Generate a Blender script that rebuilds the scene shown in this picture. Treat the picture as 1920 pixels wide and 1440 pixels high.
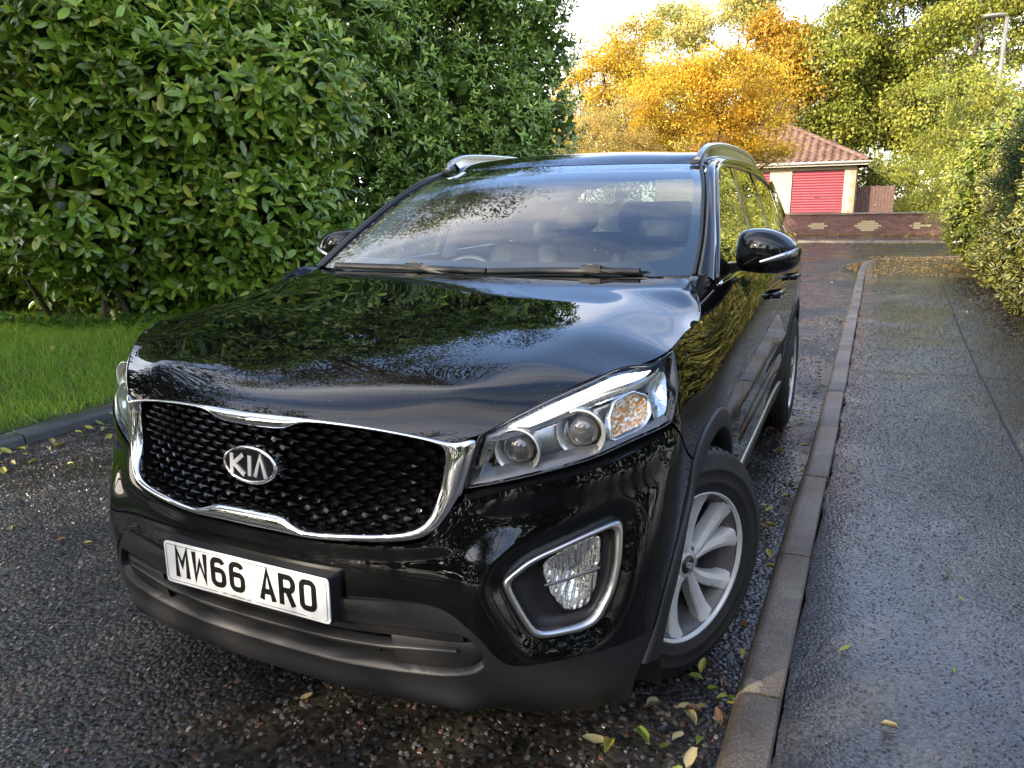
import bpy, math, random
import numpy as np
from mathutils import Matrix, Vector
SC = bpy.context.scene
for _o in list(bpy.data.objects): bpy.data.objects.remove(_o)
R = math.radians
rng = np.random.default_rng(7)
random.seed(7)

# ------------------------------------------------------------------ camera
cam_d = bpy.data.cameras.new('camera'); cam = bpy.data.objects.new('camera', cam_d); SC.collection.objects.link(cam)
yaw, pitch, roll = R(25.303), R(13.757), R(-1.055)
_f = np.array([-math.sin(yaw)*math.cos(pitch), math.cos(yaw)*math.cos(pitch), -math.sin(pitch)])
_r = np.array([math.cos(yaw), math.sin(yaw), 0.]); _u = np.cross(_r, _f)
_r2 = math.cos(roll)*_r + math.sin(roll)*_u; _u2 = -math.sin(roll)*_r + math.cos(roll)*_u
CAM = np.array([1.280, -1.1375, 1.431])
M4 = Matrix(((_r2[0], _u2[0], -_f[0], CAM[0]), (_r2[1], _u2[1], -_f[1], CAM[1]), (_r2[2], _u2[2], -_f[2], CAM[2]), (0, 0, 0, 1)))
cam.matrix_world = M4
cam_d.sensor_fit = 'HORIZONTAL'; cam_d.sensor_width = 36.0; cam_d.lens = 1380.24/1920*36
cam_d.clip_start = .02; cam_d.clip_end = 2000
SC.camera = cam

# ------------------------------------------------------------------ sky, sun, exposure
SUN_EL, SUN_DIR = 22.0, (0.50, 0.866)          # horizontal direction the light travels in
wd = bpy.data.worlds.new('World'); SC.world = wd; wd.use_nodes = True
nt = wd.node_tree; nt.nodes.clear()
def N(t, ty, **k):
    n = t.nodes.new(ty)
    for a, b in k.items(): setattr(n, a, b)
    return n
out = N(nt, 'ShaderNodeOutputWorld'); bg = N(nt, 'ShaderNodeBackground'); sky = N(nt, 'ShaderNodeTexSky')
sky.sky_type = 'NISHITA'; sky.sun_disc = False; sky.sun_elevation = R(SUN_EL)
sky.sun_rotation = math.atan2(-SUN_DIR[0], -SUN_DIR[1])
sky.air_density = .6; sky.dust_density = 1.6; sky.ozone_density = 1.0
# cloud deck: noise on a flat layer overhead, thickening towards the horizon
tc = N(nt, 'ShaderNodeTexCoord'); sx = N(nt, 'ShaderNodeSeparateXYZ'); nt.links.new(tc.outputs['Generated'], sx.inputs[0])
mz = N(nt, 'ShaderNodeMath', operation='MAXIMUM'); mz.inputs[1].default_value = .06; nt.links.new(sx.outputs['Z'], mz.inputs[0]); az = N(nt, 'ShaderNodeMath', operation='ADD'); az.inputs[1].default_value = .10; nt.links.new(mz.outputs[0], az.inputs[0])
dx = N(nt, 'ShaderNodeMath', operation='DIVIDE'); dy = N(nt, 'ShaderNodeMath', operation='DIVIDE'); nt.links.new(sx.outputs['X'], dx.inputs[0]); nt.links.new(sx.outputs['Y'], dy.inputs[0]); nt.links.new(az.outputs[0], dx.inputs[1]); nt.links.new(az.outputs[0], dy.inputs[1])
mp = N(nt, 'ShaderNodeCombineXYZ'); nt.links.new(dx.outputs[0], mp.inputs[0]); nt.links.new(dy.outputs[0], mp.inputs[1]); mp.inputs[2].default_value = 5.3
ns = N(nt, 'ShaderNodeTexNoise'); ns.inputs['Scale'].default_value = 1.15; ns.inputs['Detail'].default_value = 8; ns.inputs['Roughness'].default_value = .58; ns.inputs['Distortion'].default_value = .4
cr = N(nt, 'ShaderNodeValToRGB'); cr.color_ramp.elements[0].position = .42; cr.color_ramp.elements[1].position = .86
mixc = N(nt, 'ShaderNodeMixRGB'); mixc.inputs[2].default_value = (5.6, 5.05, 4.3, 1)
nt.links.new(tc.outputs['Generated'], mp.inputs[0]); nt.links.new(mp.outputs[0], ns.inputs['Vector']); hz = N(nt, 'ShaderNodeMapRange'); hz.inputs['From Min'].default_value = .02; hz.inputs['From Max'].default_value = .42; hz.inputs['To Min'].default_value = .30; hz.inputs['To Max'].default_value = .0; nt.links.new(sx.outputs['Z'], hz.inputs['Value']); ad_ = N(nt, 'ShaderNodeMath', operation='ADD'); nt.links.new(ns.outputs['Fac'], ad_.inputs[0]); nt.links.new(hz.outputs[0], ad_.inputs[1]); nt.links.new(ad_.outputs[0], cr.inputs[0])
nt.links.new(cr.outputs[0], mixc.inputs[0]); nt.links.new(sky.outputs[0], mixc.inputs[1]); nt.links.new(mixc.outputs[0], bg.inputs[0])
bg.inputs[1].default_value = .15
nt.links.new(bg.outputs[0], out.inputs[0])
sd = bpy.data.lights.new('sun', 'SUN'); so = bpy.data.objects.new('sun', sd); SC.collection.objects.link(so)
sd.energy = 2.0; sd.angle = R(.6); sd.color = (1.0, .87, .68)
so.rotation_euler = Vector((SUN_DIR[0]*math.cos(R(SUN_EL)), SUN_DIR[1]*math.cos(R(SUN_EL)), -math.sin(R(SUN_EL)))).to_track_quat('-Z', 'Y').to_euler()
so.location = (-20, -30, 20)
vs = SC.view_settings; vs.view_transform = 'Standard'; vs.look = 'None'; vs.gamma = 1; vs.exposure = 2.75; vs.use_curve_mapping = False
SC.cycles.max_bounces = 8; SC.cycles.transparent_max_bounces = 16; SC.cycles.glossy_bounces = 5; SC.cycles.diffuse_bounces = 3; SC.cycles.transmission_bounces = 6
SC.cycles.use_denoising = True; SC.cycles.caustics_reflective = False; SC.cycles.caustics_refractive = False; SC.cycles.sample_clamp_indirect = 6

# ------------------------------------------------------------------ mesh helpers
COL = SC.collection
def link(o, parent=None):
    COL.objects.link(o)
    if parent is not None: o.parent = parent
    return o
def tag(o, label=None, cat=None, group=None, kind=None):
    if label: o['label'] = label
    if cat: o['category'] = cat
    if group: o['group'] = group
    if kind: o['kind'] = kind
    return o
def empty(name, loc=(0, 0, 0), parent=None):
    o = bpy.data.objects.new(name, None); o.location = loc; o.empty_display_size = .2
    return link(o, parent)
def mesh_data(name, V, F, mats=None, fm=None, smooth=True):
    """F: list of index tuples or an (n,k) int array"""
    me = bpy.data.meshes.new(name); V = np.asarray(V, np.float32).reshape(-1, 3)
    if isinstance(F, np.ndarray):
        n, k = F.shape; me.vertices.add(len(V)); me.vertices.foreach_set('co', V.ravel())
        me.loops.add(n*k); me.loops.foreach_set('vertex_index', F.astype(np.int32).ravel())
        me.polygons.add(n); me.polygons.foreach_set('loop_start', np.arange(0, n*k, k, dtype=np.int32)); me.polygons.foreach_set('loop_total', np.full(n, k, np.int32))
        me.update(calc_edges=True)
    else:
        me.from_pydata(V.tolist(), [], [list(map(int, f)) for f in F]); me.update()
    if mats is not None:
        for m in (mats if isinstance(mats, (list, tuple)) else [mats]): me.materials.append(m)
    if fm is not None: me.polygons.foreach_set('material_index', np.asarray(fm, np.int32))
    me.polygons.foreach_set('use_smooth', np.full(len(me.polygons), bool(smooth)))
    return me
def obj(name, V, F, mat, parent=None, smooth=True, fm=None):
    return link(bpy.data.objects.new(name, mesh_data(name, V, F, mat, fm, smooth)), parent)
class MB:
    """collects pieces of one part"""
    def __init__(s): s.V = []; s.F = []; s.m = []; s.n = 0
    def add(s, V, F, m=0):
        V = np.asarray(V, float).reshape(-1, 3); s.V.append(V)
        for f in F: s.F.append(tuple(int(i)+s.n for i in f)); s.m.append(m)
        s.n += len(V); return s
    def box(s, c, d, rot=None, m=0, bev=0):
        x, y, z = [v/2 for v in d]; V = np.array([(a*x, b*y, e*z) for a in (-1, 1) for b in (-1, 1) for e in (-1, 1)])
        F = [(0, 1, 3, 2), (4, 6, 7, 5), (0, 4, 5, 1), (2, 3, 7, 6), (0, 2, 6, 4), (1, 5, 7, 3)]
        if rot is not None: V = V @ np.array(rot).T
        return s.add(V+np.array(c), F, m)
    def tube(s, pts, r, seg=8, caps=True, m=0):
        pts = np.asarray(pts, float); n = len(pts); r = np.broadcast_to(r, (n,)); T = np.gradient(pts, axis=0); T /= np.linalg.norm(T, axis=1)[:, None]+1e-12
        up = np.array([0, 0, 1.]) if abs(T[0] @ np.array([0, 0, 1.])) < .9 else np.array([1., 0, 0])
        V = []; a = np.linspace(0, 2*np.pi, seg, endpoint=False)
        for i in range(n):
            b = np.cross(T[i], up); b /= np.linalg.norm(b); c = np.cross(b, T[i]); up = c
            V.append(pts[i]+r[i]*(np.cos(a)[:, None]*b+np.sin(a)[:, None]*c))
        F = [(i*seg+j, i*seg+(j+1) % seg, (i+1)*seg+(j+1) % seg, (i+1)*seg+j) for i in range(n-1) for j in range(seg)]
        if caps: F += [tuple(range(seg-1, -1, -1)), tuple((n-1)*seg+j for j in range(seg))]
        return s.add(np.concatenate(V), F, m)
    def lathe(s, prof, seg=32, M=None, m=0):
        """prof: (r, h) along local +X axis"""
        a = np.linspace(0, 2*np.pi, seg, endpoint=False); V = np.array([(h, r*math.cos(t), r*math.sin(t)) for r, h in prof for t in a])
        n = len(prof); F = [(i*seg+j, (i+1)*seg+j, (i+1)*seg+(j+1) % seg, i*seg+(j+1) % seg) for i in range(n-1) for j in range(seg)]
        if M is not None: V = V @ np.array(M)[:3, :3].T+np.array(M)[:3, 3]
        return s.add(V, F, m)
    def loft(s, loops, closed=True, m=0, flip=False):
        loops = [np.asarray(l, float) for l in loops]; k = len(loops[0]); F = []
        for i in range(len(loops)-1):
            for j in range(k if closed else k-1):
                f = (i*k+j, i*k+(j+1) % k, (i+1)*k+(j+1) % k, (i+1)*k+j); F.append(f[::-1] if flip else f)
        return s.add(np.concatenate(loops), F, m)
    def prism(s, poly, axis_u, axis_v, org, depth, m=0):
        """poly 2D extruded along cross(axis_u, axis_v) by depth"""
        u, v, o = map(np.array, (axis_u, axis_v, org)); w = np.cross(u, v); P = np.array([o+a*u+b*v for a, b in poly]); n = len(P)
        F = [tuple(range(n-1, -1, -1)), tuple(range(n, 2*n))]+[(i, (i+1) % n, n+(i+1) % n, n+i) for i in range(n)]
        return s.add(np.concatenate([P, P+w*depth]), F, m)
    def build(s, name, mat, parent=None, smooth=True):
        return obj(name, np.concatenate(s.V), s.F, mat, parent, smooth, s.m if isinstance(mat, (list, tuple)) else None)
def autosmooth(o, ang=35):
    me = o.data
    import bmesh
    bm = bmesh.new(); bm.from_mesh(me); c = math.cos(R(ang))
    for e in bm.edges:
        if len(e.link_faces) == 2 and e.link_faces[0].normal.dot(e.link_faces[1].normal) < c: e.smooth = False
    bm.to_mesh(me); bm.free(); return o
def bevel(o, w, seg=2):
    md = o.modifiers.new('b', 'BEVEL'); md.width = w; md.segments = seg; md.limit_method = 'ANGLE'; md.angle_limit = R(40); return o
# ------------------------------------------------------------------ materials
def newmat(name):
    m = bpy.data.materials.new(name); m.use_nodes = True; t = m.node_tree; t.nodes.clear()
    o = N(t, 'ShaderNodeOutputMaterial'); b = N(t, 'ShaderNodeBsdfPrincipled'); t.links.new(b.outputs[0], o.inputs[0]); return m, t, b, o
def P(b, **k):
    for a, v in k.items(): b.inputs[a.replace('_', ' ')].default_value = v
def noise(t, scale, detail=4, rough=.55, vec=None, coord='Object', dist=0):
    c = N(t, 'ShaderNodeTexCoord'); n = N(t, 'ShaderNodeTexNoise'); n.inputs['Scale'].default_value = scale; n.inputs['Detail'].default_value = detail; n.inputs['Roughness'].default_value = rough; n.inputs['Distortion'].default_value = dist
    t.links.new(vec if vec is not None else c.outputs[coord], n.inputs['Vector']); return n
def ramp(t, fac, stops):
    r = N(t, 'ShaderNodeValToRGB'); e = r.color_ramp.elements
    while len(e) < len(stops): e.new(.5)
    for i, (p, c) in enumerate(stops): e[i].position = p; e[i].color = tuple(c)+(1,) if len(c) == 3 else c
    t.links.new(fac, r.inputs[0]); return r
def g3(v): return (v, v, v)
def bump(t, b, h, strength=.3, dist=.01, chain=None):
    n = N(t, 'ShaderNodeBump'); n.inputs['Strength'].default_value = strength; n.inputs['Distance'].default_value = dist
    t.links.new(h, n.inputs['Height'])
    if chain is not None: t.links.new(chain, n.inputs['Normal'])
    t.links.new(n.outputs[0], b.inputs['Normal']); return n
def simple(name, col, rough=.5, metal=0., bumpscale=None, bs=.1, bd=.002, var=.0, vscale=6, **k):
    m, t, b, o = newmat(name); P(b, Base_Color=tuple(col)+(1,), Roughness=rough, Metallic=metal)
    for a, v in k.items(): b.inputs[a.replace('_', ' ')].default_value = v
    if var:
        n = noise(t, vscale, 5); r = ramp(t, n.outputs['Fac'], [(.3, tuple(c*(1-var) for c in col)), (.7, tuple(min(1, c*(1+var)) for c in col))]); t.links.new(r.outputs[0], b.inputs['Base Color'])
    if bumpscale: n = noise(t, bumpscale, 3); bump(t, b, n.outputs['Fac'], bs, bd)
    return m
# car
def m_paint():
    m, t, b, o = newmat('black_paint'); P(b, Base_Color=(.0020, .0021, .0025, 1), Roughness=.35, Specular_IOR_Level=.0, Coat_Weight=1.0, Coat_Roughness=.012, Coat_IOR=1.50, IOR=1.5)
    n = noise(t, 3.0, 2); n2 = noise(t, 900, 2)
    bn = N(t, 'ShaderNodeBump'); bn.inputs['Strength'].default_value = .02; bn.inputs['Distance'].default_value = .004; t.links.new(n.outputs['Fac'], bn.inputs['Height'])
    t.links.new(bn.outputs[0], b.inputs['Coat Normal']); return m
PAINT = m_paint()
MATTE = simple('matte_black', (.004, .004, .004), .9, Specular_IOR_Level=.05)
GLOSSBLK = simple('gloss_black_plastic', (.006, .006, .007), .12, Coat_Weight=.6, Coat_Roughness=.05)
PLASTIC = simple('black_textured_plastic', (.013, .013, .0135), .50, bumpscale=700, bs=.25, bd=.0006, var=.25, vscale=4)
PLASTIC2 = simple('dark_inner_plastic', (.010, .010, .010), .6, bumpscale=300, bs=.2)
CHROME = simple('chrome_trim', (.82, .83, .85), .06, 1.0)
SATIN = simple('satin_silver_trim', (.50, .51, .52), .28, 1.0)
def m_rim():
    m, t, b, o = newmat('silver_wheel_paint'); P(b, Base_Color=(.62, .61, .59, 1), Roughness=.34, Metallic=.25, Coat_Weight=.5, Coat_Roughness=.1)
    n = noise(t, 14, 6, .7); r = ramp(t, n.outputs['Fac'], [(.30, (.42, .36, .28)), (.40, (.70, .69, .66)), (.7, (.76, .755, .74))]); t.links.new(r.outputs[0], b.inputs['Base Color']); return m
RIM = m_rim()
STUDM = simple('grille_gloss', (.002, .002, .002), .14, Specular_IOR_Level=.5)
RIMD = simple('shaded_barrel', (.16, .15, .14), .5, .5, var=.3, vscale=20)  # silver barrel darkened in its colour to stand for shade behind the spokes
HOUS = simple('lamp_housing', (.42, .42, .42), .22, .9)
DISC = simple('brake_disc_steel', (.22, .17, .14), .45, .8, var=.3, vscale=30)
def m_tyre():
    m, t, b, o = newmat('tyre_rubber'); P(b, Base_Color=(.016, .016, .016, 1), Roughness=.55)
    n = noise(t, 9, 6, .65); r = ramp(t, n.outputs['Fac'], [(.35, g3(.011)), (.6, (.022, .021, .020)), (.75, (.040, .036, .030))]); t.links.new(r.outputs[0], b.inputs['Base Color'])
    n2 = noise(t, 220, 3); bump(t, b, n2.outputs['Fac'], .25, .001); return m
TYRE = m_tyre()
def m_glass(name, tint, extra=0., ior=1.55, mirror=(1, 1, 1), mult=1.6):
    m, t, b, o = newmat(name); t.nodes.remove(b)
    tr = N(t, 'ShaderNodeBsdfTransparent'); tr.inputs[0].default_value = tuple(tint)+(1,); gl = N(t, 'ShaderNodeBsdfGlossy'); gl.inputs['Roughness'].default_value = .004; gl.inputs[0].default_value = tuple(mirror)+(1,)
    fr = N(t, 'ShaderNodeFresnel'); fr.inputs[0].default_value = ior; ge = N(t, 'ShaderNodeNewGeometry'); bk_ = N(t, 'ShaderNodeMath', operation='MULTIPLY_ADD'); bk_.inputs[1].default_value = 1/ior-ior; bk_.inputs[2].default_value = ior; t.links.new(ge.outputs['Backfacing'], bk_.inputs[0]); t.links.new(bk_.outputs[0], fr.inputs[0]); mx = N(t, 'ShaderNodeMixShader')
    ma = N(t, 'ShaderNodeMath', operation='MULTIPLY_ADD'); ma.inputs[1].default_value = mult; ma.inputs[2].default_value = extra; ma.use_clamp = True
    t.links.new(fr.outputs[0], ma.inputs[0]); t.links.new(ma.outputs[0], mx.inputs[0]); t.links.new(tr.outputs[0], mx.inputs[1]); t.links.new(gl.outputs[0], mx.inputs[2]); t.links.new(mx.outputs[0], o.inputs[0]); return m
WGLASS = m_glass('windscreen_glass', (.76, .84, .78), .02, mult=1.7)
SGLASS = m_glass('tinted_side_glass', (.22, .26, .23), .08, 1.6)
FGLASS = m_glass('clear_side_glass', (.66, .74, .68), .08, 1.6)
LENS = m_glass('clear_lens', (.97, .98, .98), .0, 1.33, mult=.8)
DRL = simple('white_light_guide', (.9, .9, .9), .25); DRL.node_tree.nodes['Principled BSDF'].inputs['Emission Color'].default_value = (1, .97, .9, 1); DRL.node_tree.nodes['Principled BSDF'].inputs['Emission Strength'].default_value = .9
REFL = simple('lamp_reflector', (.78, .79, .80), .14, 1.0, bumpscale=90, bs=.5, bd=.004)
REFLS = simple('smooth_reflector', (.86, .86, .82), .20, .7)
def m_fogref():
    m, t, b, o = newmat('ribbed_reflector'); P(b, Base_Color=(.80, .81, .82, 1), Roughness=.12, Metallic=1.0); w = N(t, 'ShaderNodeTexWave'); w.inputs['Scale'].default_value = 26; w.inputs['Distortion'].default_value = 2.5; w.inputs['Detail'].default_value = 2; c = N(t, 'ShaderNodeTexCoord'); t.links.new(c.outputs['Object'], w.inputs['Vector']); n = noise(t, 60, 3); b1 = N(t, 'ShaderNodeBump'); b1.inputs['Strength'].default_value = .5; b1.inputs['Distance'].default_value = .006; t.links.new(n.outputs['Fac'], b1.inputs['Height']); bump(t, b, w.outputs['Fac'], .7, .006, b1.outputs[0]); return m
FOGREF = m_fogref()
BEZEL = simple('lamp_bezel', (.16, .16, .165), .25, .6)
def m_amber():
    m, t, b, o = newmat('amber_indicator'); P(b, Roughness=.15, Metallic=.5, Coat_Weight=1.0); n = noise(t, 70, 3, .6); r = ramp(t, n.outputs['Fac'], [(.42, (.70, .28, .07)), (.52, (.82, .54, .28)), (.60, (.80, .78, .74))]); t.links.new(r.outputs[0], b.inputs['Base Color'])
    v = N(t, 'ShaderNodeTexVoronoi'); v.inputs['Scale'].default_value = 130; c = N(t, 'ShaderNodeTexCoord'); t.links.new(c.outputs['Object'], v.inputs['Vector']); bump(t, b, v.outputs['Distance'], .7, .004); return m
AMBER = m_amber()
PROJ = simple('projector_lens', (.05, .05, .055), .03, 0, Coat_Weight=1.0, Coat_Roughness=.0, IOR=1.9)
CREAM = simple('cream_headlining', (.84, .86, .78), .8)
SEATM = simple('dark_seat_leather', (.035, .036, .04), .45, bumpscale=120, bs=.3)
DASH = simple('dashboard_plastic', (.016, .017, .018), .6, bumpscale=200)
PLATEW = simple('white_plate', (.74, .75, .72), .22)
INK = simple('plate_ink', (.006, .006, .006), .3)
RUBBER = simple('rubber_seal', (.012, .012, .012), .5)
CHROMELET = simple('badge_silver', (.62, .62, .60), .3, .35)

def spl_m(x,y):
    """second derivatives of the natural cubic spline through (x, y[...])"""
    n=len(x); h=np.diff(x); A=np.zeros((n,n)); b=np.zeros(y.shape); A[0,0]=A[-1,-1]=1
    for i in range(1,n-1):
        A[i,i-1]=h[i-1]; A[i,i]=2*(h[i-1]+h[i]); A[i,i+1]=h[i]
        b[i]=6*((y[i+1]-y[i])/h[i]-(y[i]-y[i-1])/h[i-1])
    return np.linalg.solve(A,b.reshape(n,-1)).reshape(y.shape)
def spl(x,y,q):
    x=np.asarray(x,float); y=np.asarray(y,float); q=np.asarray(q,float)
    m=spl_m(x,y); i=np.clip(np.searchsorted(x,q)-1,0,len(x)-2); h=(x[i+1]-x[i])
    a=(x[i+1]-q)/h; b=(q-x[i])/h
    sh=(slice(None),)+(None,)*(y.ndim-1)
    a=a[sh]; b=b[sh]; h=h[sh]
    return a*y[i]+b*y[i+1]+((a**3-a)*m[i]+(b**3-b)*m[i+1])*h*h/6
class Surf:
    def __init__(s,us,vs,net): s.us=np.array(us,float); s.vs=np.array(vs,float); s.net=np.array(net,float) # net[u][v][3]
    def __call__(s,u,v):
        u=np.atleast_1d(np.asarray(u,float)); v=np.atleast_1d(np.asarray(v,float)); sh=u.shape; u=u.ravel(); v=v.ravel()
        # evaluate spline in u for every v row, then in v per sample
        if not hasattr(s,'mu'): s.mu=spl_m(s.us,s.net)
        x=s.us; i=np.clip(np.searchsorted(x,u)-1,0,len(x)-2); h=x[i+1]-x[i]; a=((x[i+1]-u)/h)[:,None,None]; b=((u-x[i])/h)[:,None,None]
        c=a*s.net[i]+b*s.net[i+1]+((a**3-a)*s.mu[i]+(b**3-b)*s.mu[i+1])*(h*h)[:,None,None]/6   # (k, nv, 3)
        y=np.moveaxis(c,1,0); m=spl_m(s.vs,y)
        j=np.clip(np.searchsorted(s.vs,v)-1,0,len(s.vs)-2); h=s.vs[j+1]-s.vs[j]; a=((s.vs[j+1]-v)/h)[:,None]; b=((v-s.vs[j])/h)[:,None]; k=np.arange(len(u))
        P=a*y[j,k]+b*y[j+1,k]+((a**3-a)*m[j,k]+(b**3-b)*m[j+1,k])*(h*h)[:,None]/6
        return P.reshape(sh+(3,))
# body wrap: plan curves at height levels, from the nose round the corner along the flank
WZ=[.20,.32,.42,.54,.66,.78,.90,1.00,1.08,1.16,1.24]
WX=[0,.25,.45,.60,.72,.82,.89]
WXL={1.00:[0,.25,.45,.60,.715,.805,.862],1.08:[0,.24,.435,.575,.68,.757,.812],1.16:[0,.23,.415,.545,.64,.71,.755],1.24:[0,.21,.385,.505,.59,.65,.69]}
WYF=[[.255,.26,.28,.30,.35,.42,.52],
[.115,.122,.146,.175,.235,.31,.42],
[.072,.080,.110,.150,.218,.305,.415],
[.056,.066,.099,.145,.213,.300,.40],
[.066,.076,.112,.161,.230,.317,.415],
[.100,.116,.158,.210,.278,.362,.46],
[.112,.131,.178,.232,.305,.395,.505],
[.14,.165,.215,.28,.355,.44,.525],
[.20,.225,.28,.345,.415,.485,.555],
[.27,.295,.345,.40,.46,.52,.575],
[.33,.355,.40,.45,.50,.55,.59]]
WYS=[.62,.95,1.35,1.9,2.5,3.1,3.72,4.25]
WXS=[[.84,.86,.86,.85,.85,.85,.86,.84],
[.905,.915,.905,.895,.89,.89,.905,.89],
[.92,.93,.92,.912,.91,.91,.925,.905],
[.925,.935,.928,.92,.918,.918,.93,.915],
[.926,.938,.932,.925,.922,.923,.935,.92],
[.925,.938,.935,.93,.928,.93,.94,.925],
[.92,.932,.936,.936,.935,.936,.943,.925],
[.895,.908,.925,.935,.936,.937,.940,.92],
[.86,.868,.892,.918,.922,.925,.928,.905],
[.80,.81,.845,.885,.895,.90,.902,.88],
[.73,.74,.775,.83,.85,.86,.86,.84]]
WU=[0,.25,.45,.61,.75,.88,1.0,1.23,1.56,1.96,2.51,3.11,3.71,4.33,4.86,5.2,5.55,6.1]
def wrap_net():
    net=np.zeros((18,len(WZ),3))
    for j,z in enumerate(WZ):
        X=WXL.get(z,WX)
        for i in range(7): net[i,j]=(X[i],WYF[j][i],z)
        for i in range(8): net[7+i,j]=(WXS[j][i],WYS[i],z)
        k=WXS[j][7]; b=.05 if z<.7 else .05-.12*(z-.7)
        net[15,j]=(k-.06,4.56+b*.6,z); net[16,j]=(k-.30,4.72+b,z); net[17,j]=(0,4.76+b,z)
    return net
W=Surf(WU,WZ,wrap_net())
# ------------------------------------------------------------------ the car: smooth skins from control nets
def wn(u, z, off=0.):
    u = np.asarray(u, float); z = np.asarray(z, float); e = 2e-3; P0 = W(u, z)
    du = W(u+e, z)-W(u-e, z); dv = W(u, np.minimum(z+e, 1.24))-W(u, np.maximum(z-e, .2)); n = np.cross(du, dv); n /= np.linalg.norm(n, axis=-1)[..., None]+1e-12
    off = np.asarray(off, float)
    return P0+n*(off[..., None] if off.ndim else off)
def rs(pts, n, smooth=True):
    """resample a polyline by length, splined or straight"""
    pts = np.asarray(pts, float); d = np.r_[0, np.cumsum(np.linalg.norm(np.diff(pts, axis=0), axis=1))]
    q = np.linspace(0, d[-1], n)
    if smooth and len(pts) > 2: return spl(d, pts, q)
    return np.stack([np.interp(q, d, pts[:, k]) for k in range(pts.shape[1])], 1)
def mono(pts, n):
    """resample x->y polyline on even x"""
    pts = np.asarray(pts, float); q = np.linspace(pts[0, 0], pts[-1, 0], n); return np.stack([q, spl(pts[:, 0], pts[:, 1], q)], 1)
def coons(bottom, right, top, left):
    nu, nv = len(bottom), len(left); s = np.linspace(0, 1, nu)[:, None, None]; t = np.linspace(0, 1, nv)[None, :, None]
    b, tp = bottom[:, None, :], top[:, None, :]; l, r_ = left[None, :, :], right[None, :, :]
    return (1-t)*b+t*tp+(1-s)*l+s*r_-((1-s)*(1-t)*bottom[0]+s*(1-t)*bottom[-1]+(1-s)*t*top[0]+s*t*top[-1])
def gridF(nu, nv, flip=False, mask=None):
    i, j = np.meshgrid(np.arange(nu-1), np.arange(nv-1), indexing='ij'); a = (i*nv+j).ravel(); F = np.stack([a, a+nv, a+nv+1, a+1], 1)
    if mask is not None: F = F[mask.ravel()]
    return F[:, ::-1] if flip else F
def skin(name, G, mat, parent, skirt=.012, flip=False, mask=None, out=None):
    """grid G (nu,nv,3) as a panel with its edges turned in by skirt; out: a point-away hint for orientation"""
    nu, nv = G.shape[:2]; V = G.reshape(-1, 3); n = np.cross(np.gradient(G, axis=0), np.gradient(G, axis=1)); n /= np.linalg.norm(n, axis=-1)[..., None]+1e-12
    if flip: n = -n
    F = [tuple(f) for f in gridF(nu, nv, flip, mask)]
    if skirt:
        idx = [(i, 0) for i in range(nu)]+[(nu-1, j) for j in range(1, nv)]+[(i, nv-1) for i in range(nu-2, -1, -1)]+[(0, j) for j in range(nv-2, 0, -1)]
        E0 = np.array([G[i] for i in idx]); EN = np.array([n[i] for i in idx]); k = len(idx); b = len(V)
        V = np.concatenate([V, E0, E0-EN*skirt]); 
        for q in range(k):
            f = (b+q, b+k+q, b+k+(q+1) % k, b+(q+1) % k); F.append(f[::-1] if flip else f)
    return obj(name, V, F, mat, parent)
def both(fn):
    for s in (1, -1): fn(s)
MX = lambda P_, s: np.asarray(P_, float)*np.array([s, 1, 1])
car = empty('car', (0, 0, 0)); tag(car, 'glossy black SUV with silver alloy wheels parked at the kerb', 'car')
def inpoly(q, poly):
    q = np.asarray(q); x, y = q[..., 0], q[..., 1]; ins = np.zeros(x.shape, bool); n = len(poly); j = n-1
    for i in range(n):
        xi, yi = poly[i]; xj, yj = poly[j]
        c = ((yi > y) != (yj > y)) & (x < (xj-xi)*(y-yi)/(yj-yi+1e-12)+xi); ins ^= c; j = i
    return ins
# --- feature curves, in (path, height) of the body wrap
HLT = [(.5585, .9396), (.5957, .9618), (.65, .987), (.709, 1.0092), (.8153, 1.0363), (.8915, 1.0515), (.9549, 1.0549), (1.0228, 1.0525), (1.1218, 1.0587), (1.20, 1.064)]
HLB = [(.5355, .8227), (.6396, .8412), (.7282, .8581), (.819, .8763), (.9118, .9001), (.9893, .9114), (1.047, .9192)]
HLR = [(1.047, .9192), (1.1195, .957), (1.2273, .9945), (1.2729, 1.0384), (1.2994, 1.0677)]
SEAM = [(1.047, .9192), (1.1714, .859), (1.327, .766)]
ARCHF = [(1.0335, .424), (1.085, .500), (1.1434, .5674), (1.2219, .6352), (1.29, .700), (1.327, .766)]
BLK = [(0, .555), (.2581, .5596), (.4666, .5697), (.522, .5576), (.5526, .5352), (.6014, .4881), (.630, .4453), (.6595, .4246), (.7043, .4209), (.8492, .4284), (1.0335, .424)]
LEDGE = [(0, .6850), (.2202, .6850), (.3300, .6900), (.4155, .6985), (.4624, .7086), (.4918, .754), (.5255, .7945), (.6406, .8236), (.7598, .8406), (.8711, .8639), (.9652, .889), (1.047, .9130)]
FOG = [(.6497, .6137), (.6557, .6311), (.7091, .6727), (.8245, .7098), (.8999, .7257), (.9209, .7162), (.929, .6407), (.9171, .5694), (.8768, .4981), (.8379, .4842), (.7268, .4784), (.7037, .5084)]
FOGL = [(.7376, .6538), (.7917, .6812), (.880, .7027), (.8872, .6142), (.8613, .5299), (.807, .5251), (.7701, .5728)]
ACY, ACZ = .945, .368
def closed(pts, n, rad=.3):
    """rounded closed loop: subdivide corners (Chaikin) then resample by length"""
    p = np.asarray(pts, float)
    for _ in range(3):
        q = np.roll(p, -1, 0); p = np.stack([p+(q-p)*rad*.6, p+(q-p)*(1-rad*.6)], 1).reshape(-1, 2)
    p = np.concatenate([p, p[:1]]); return rs(p, n+1, False)[:-1]
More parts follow.
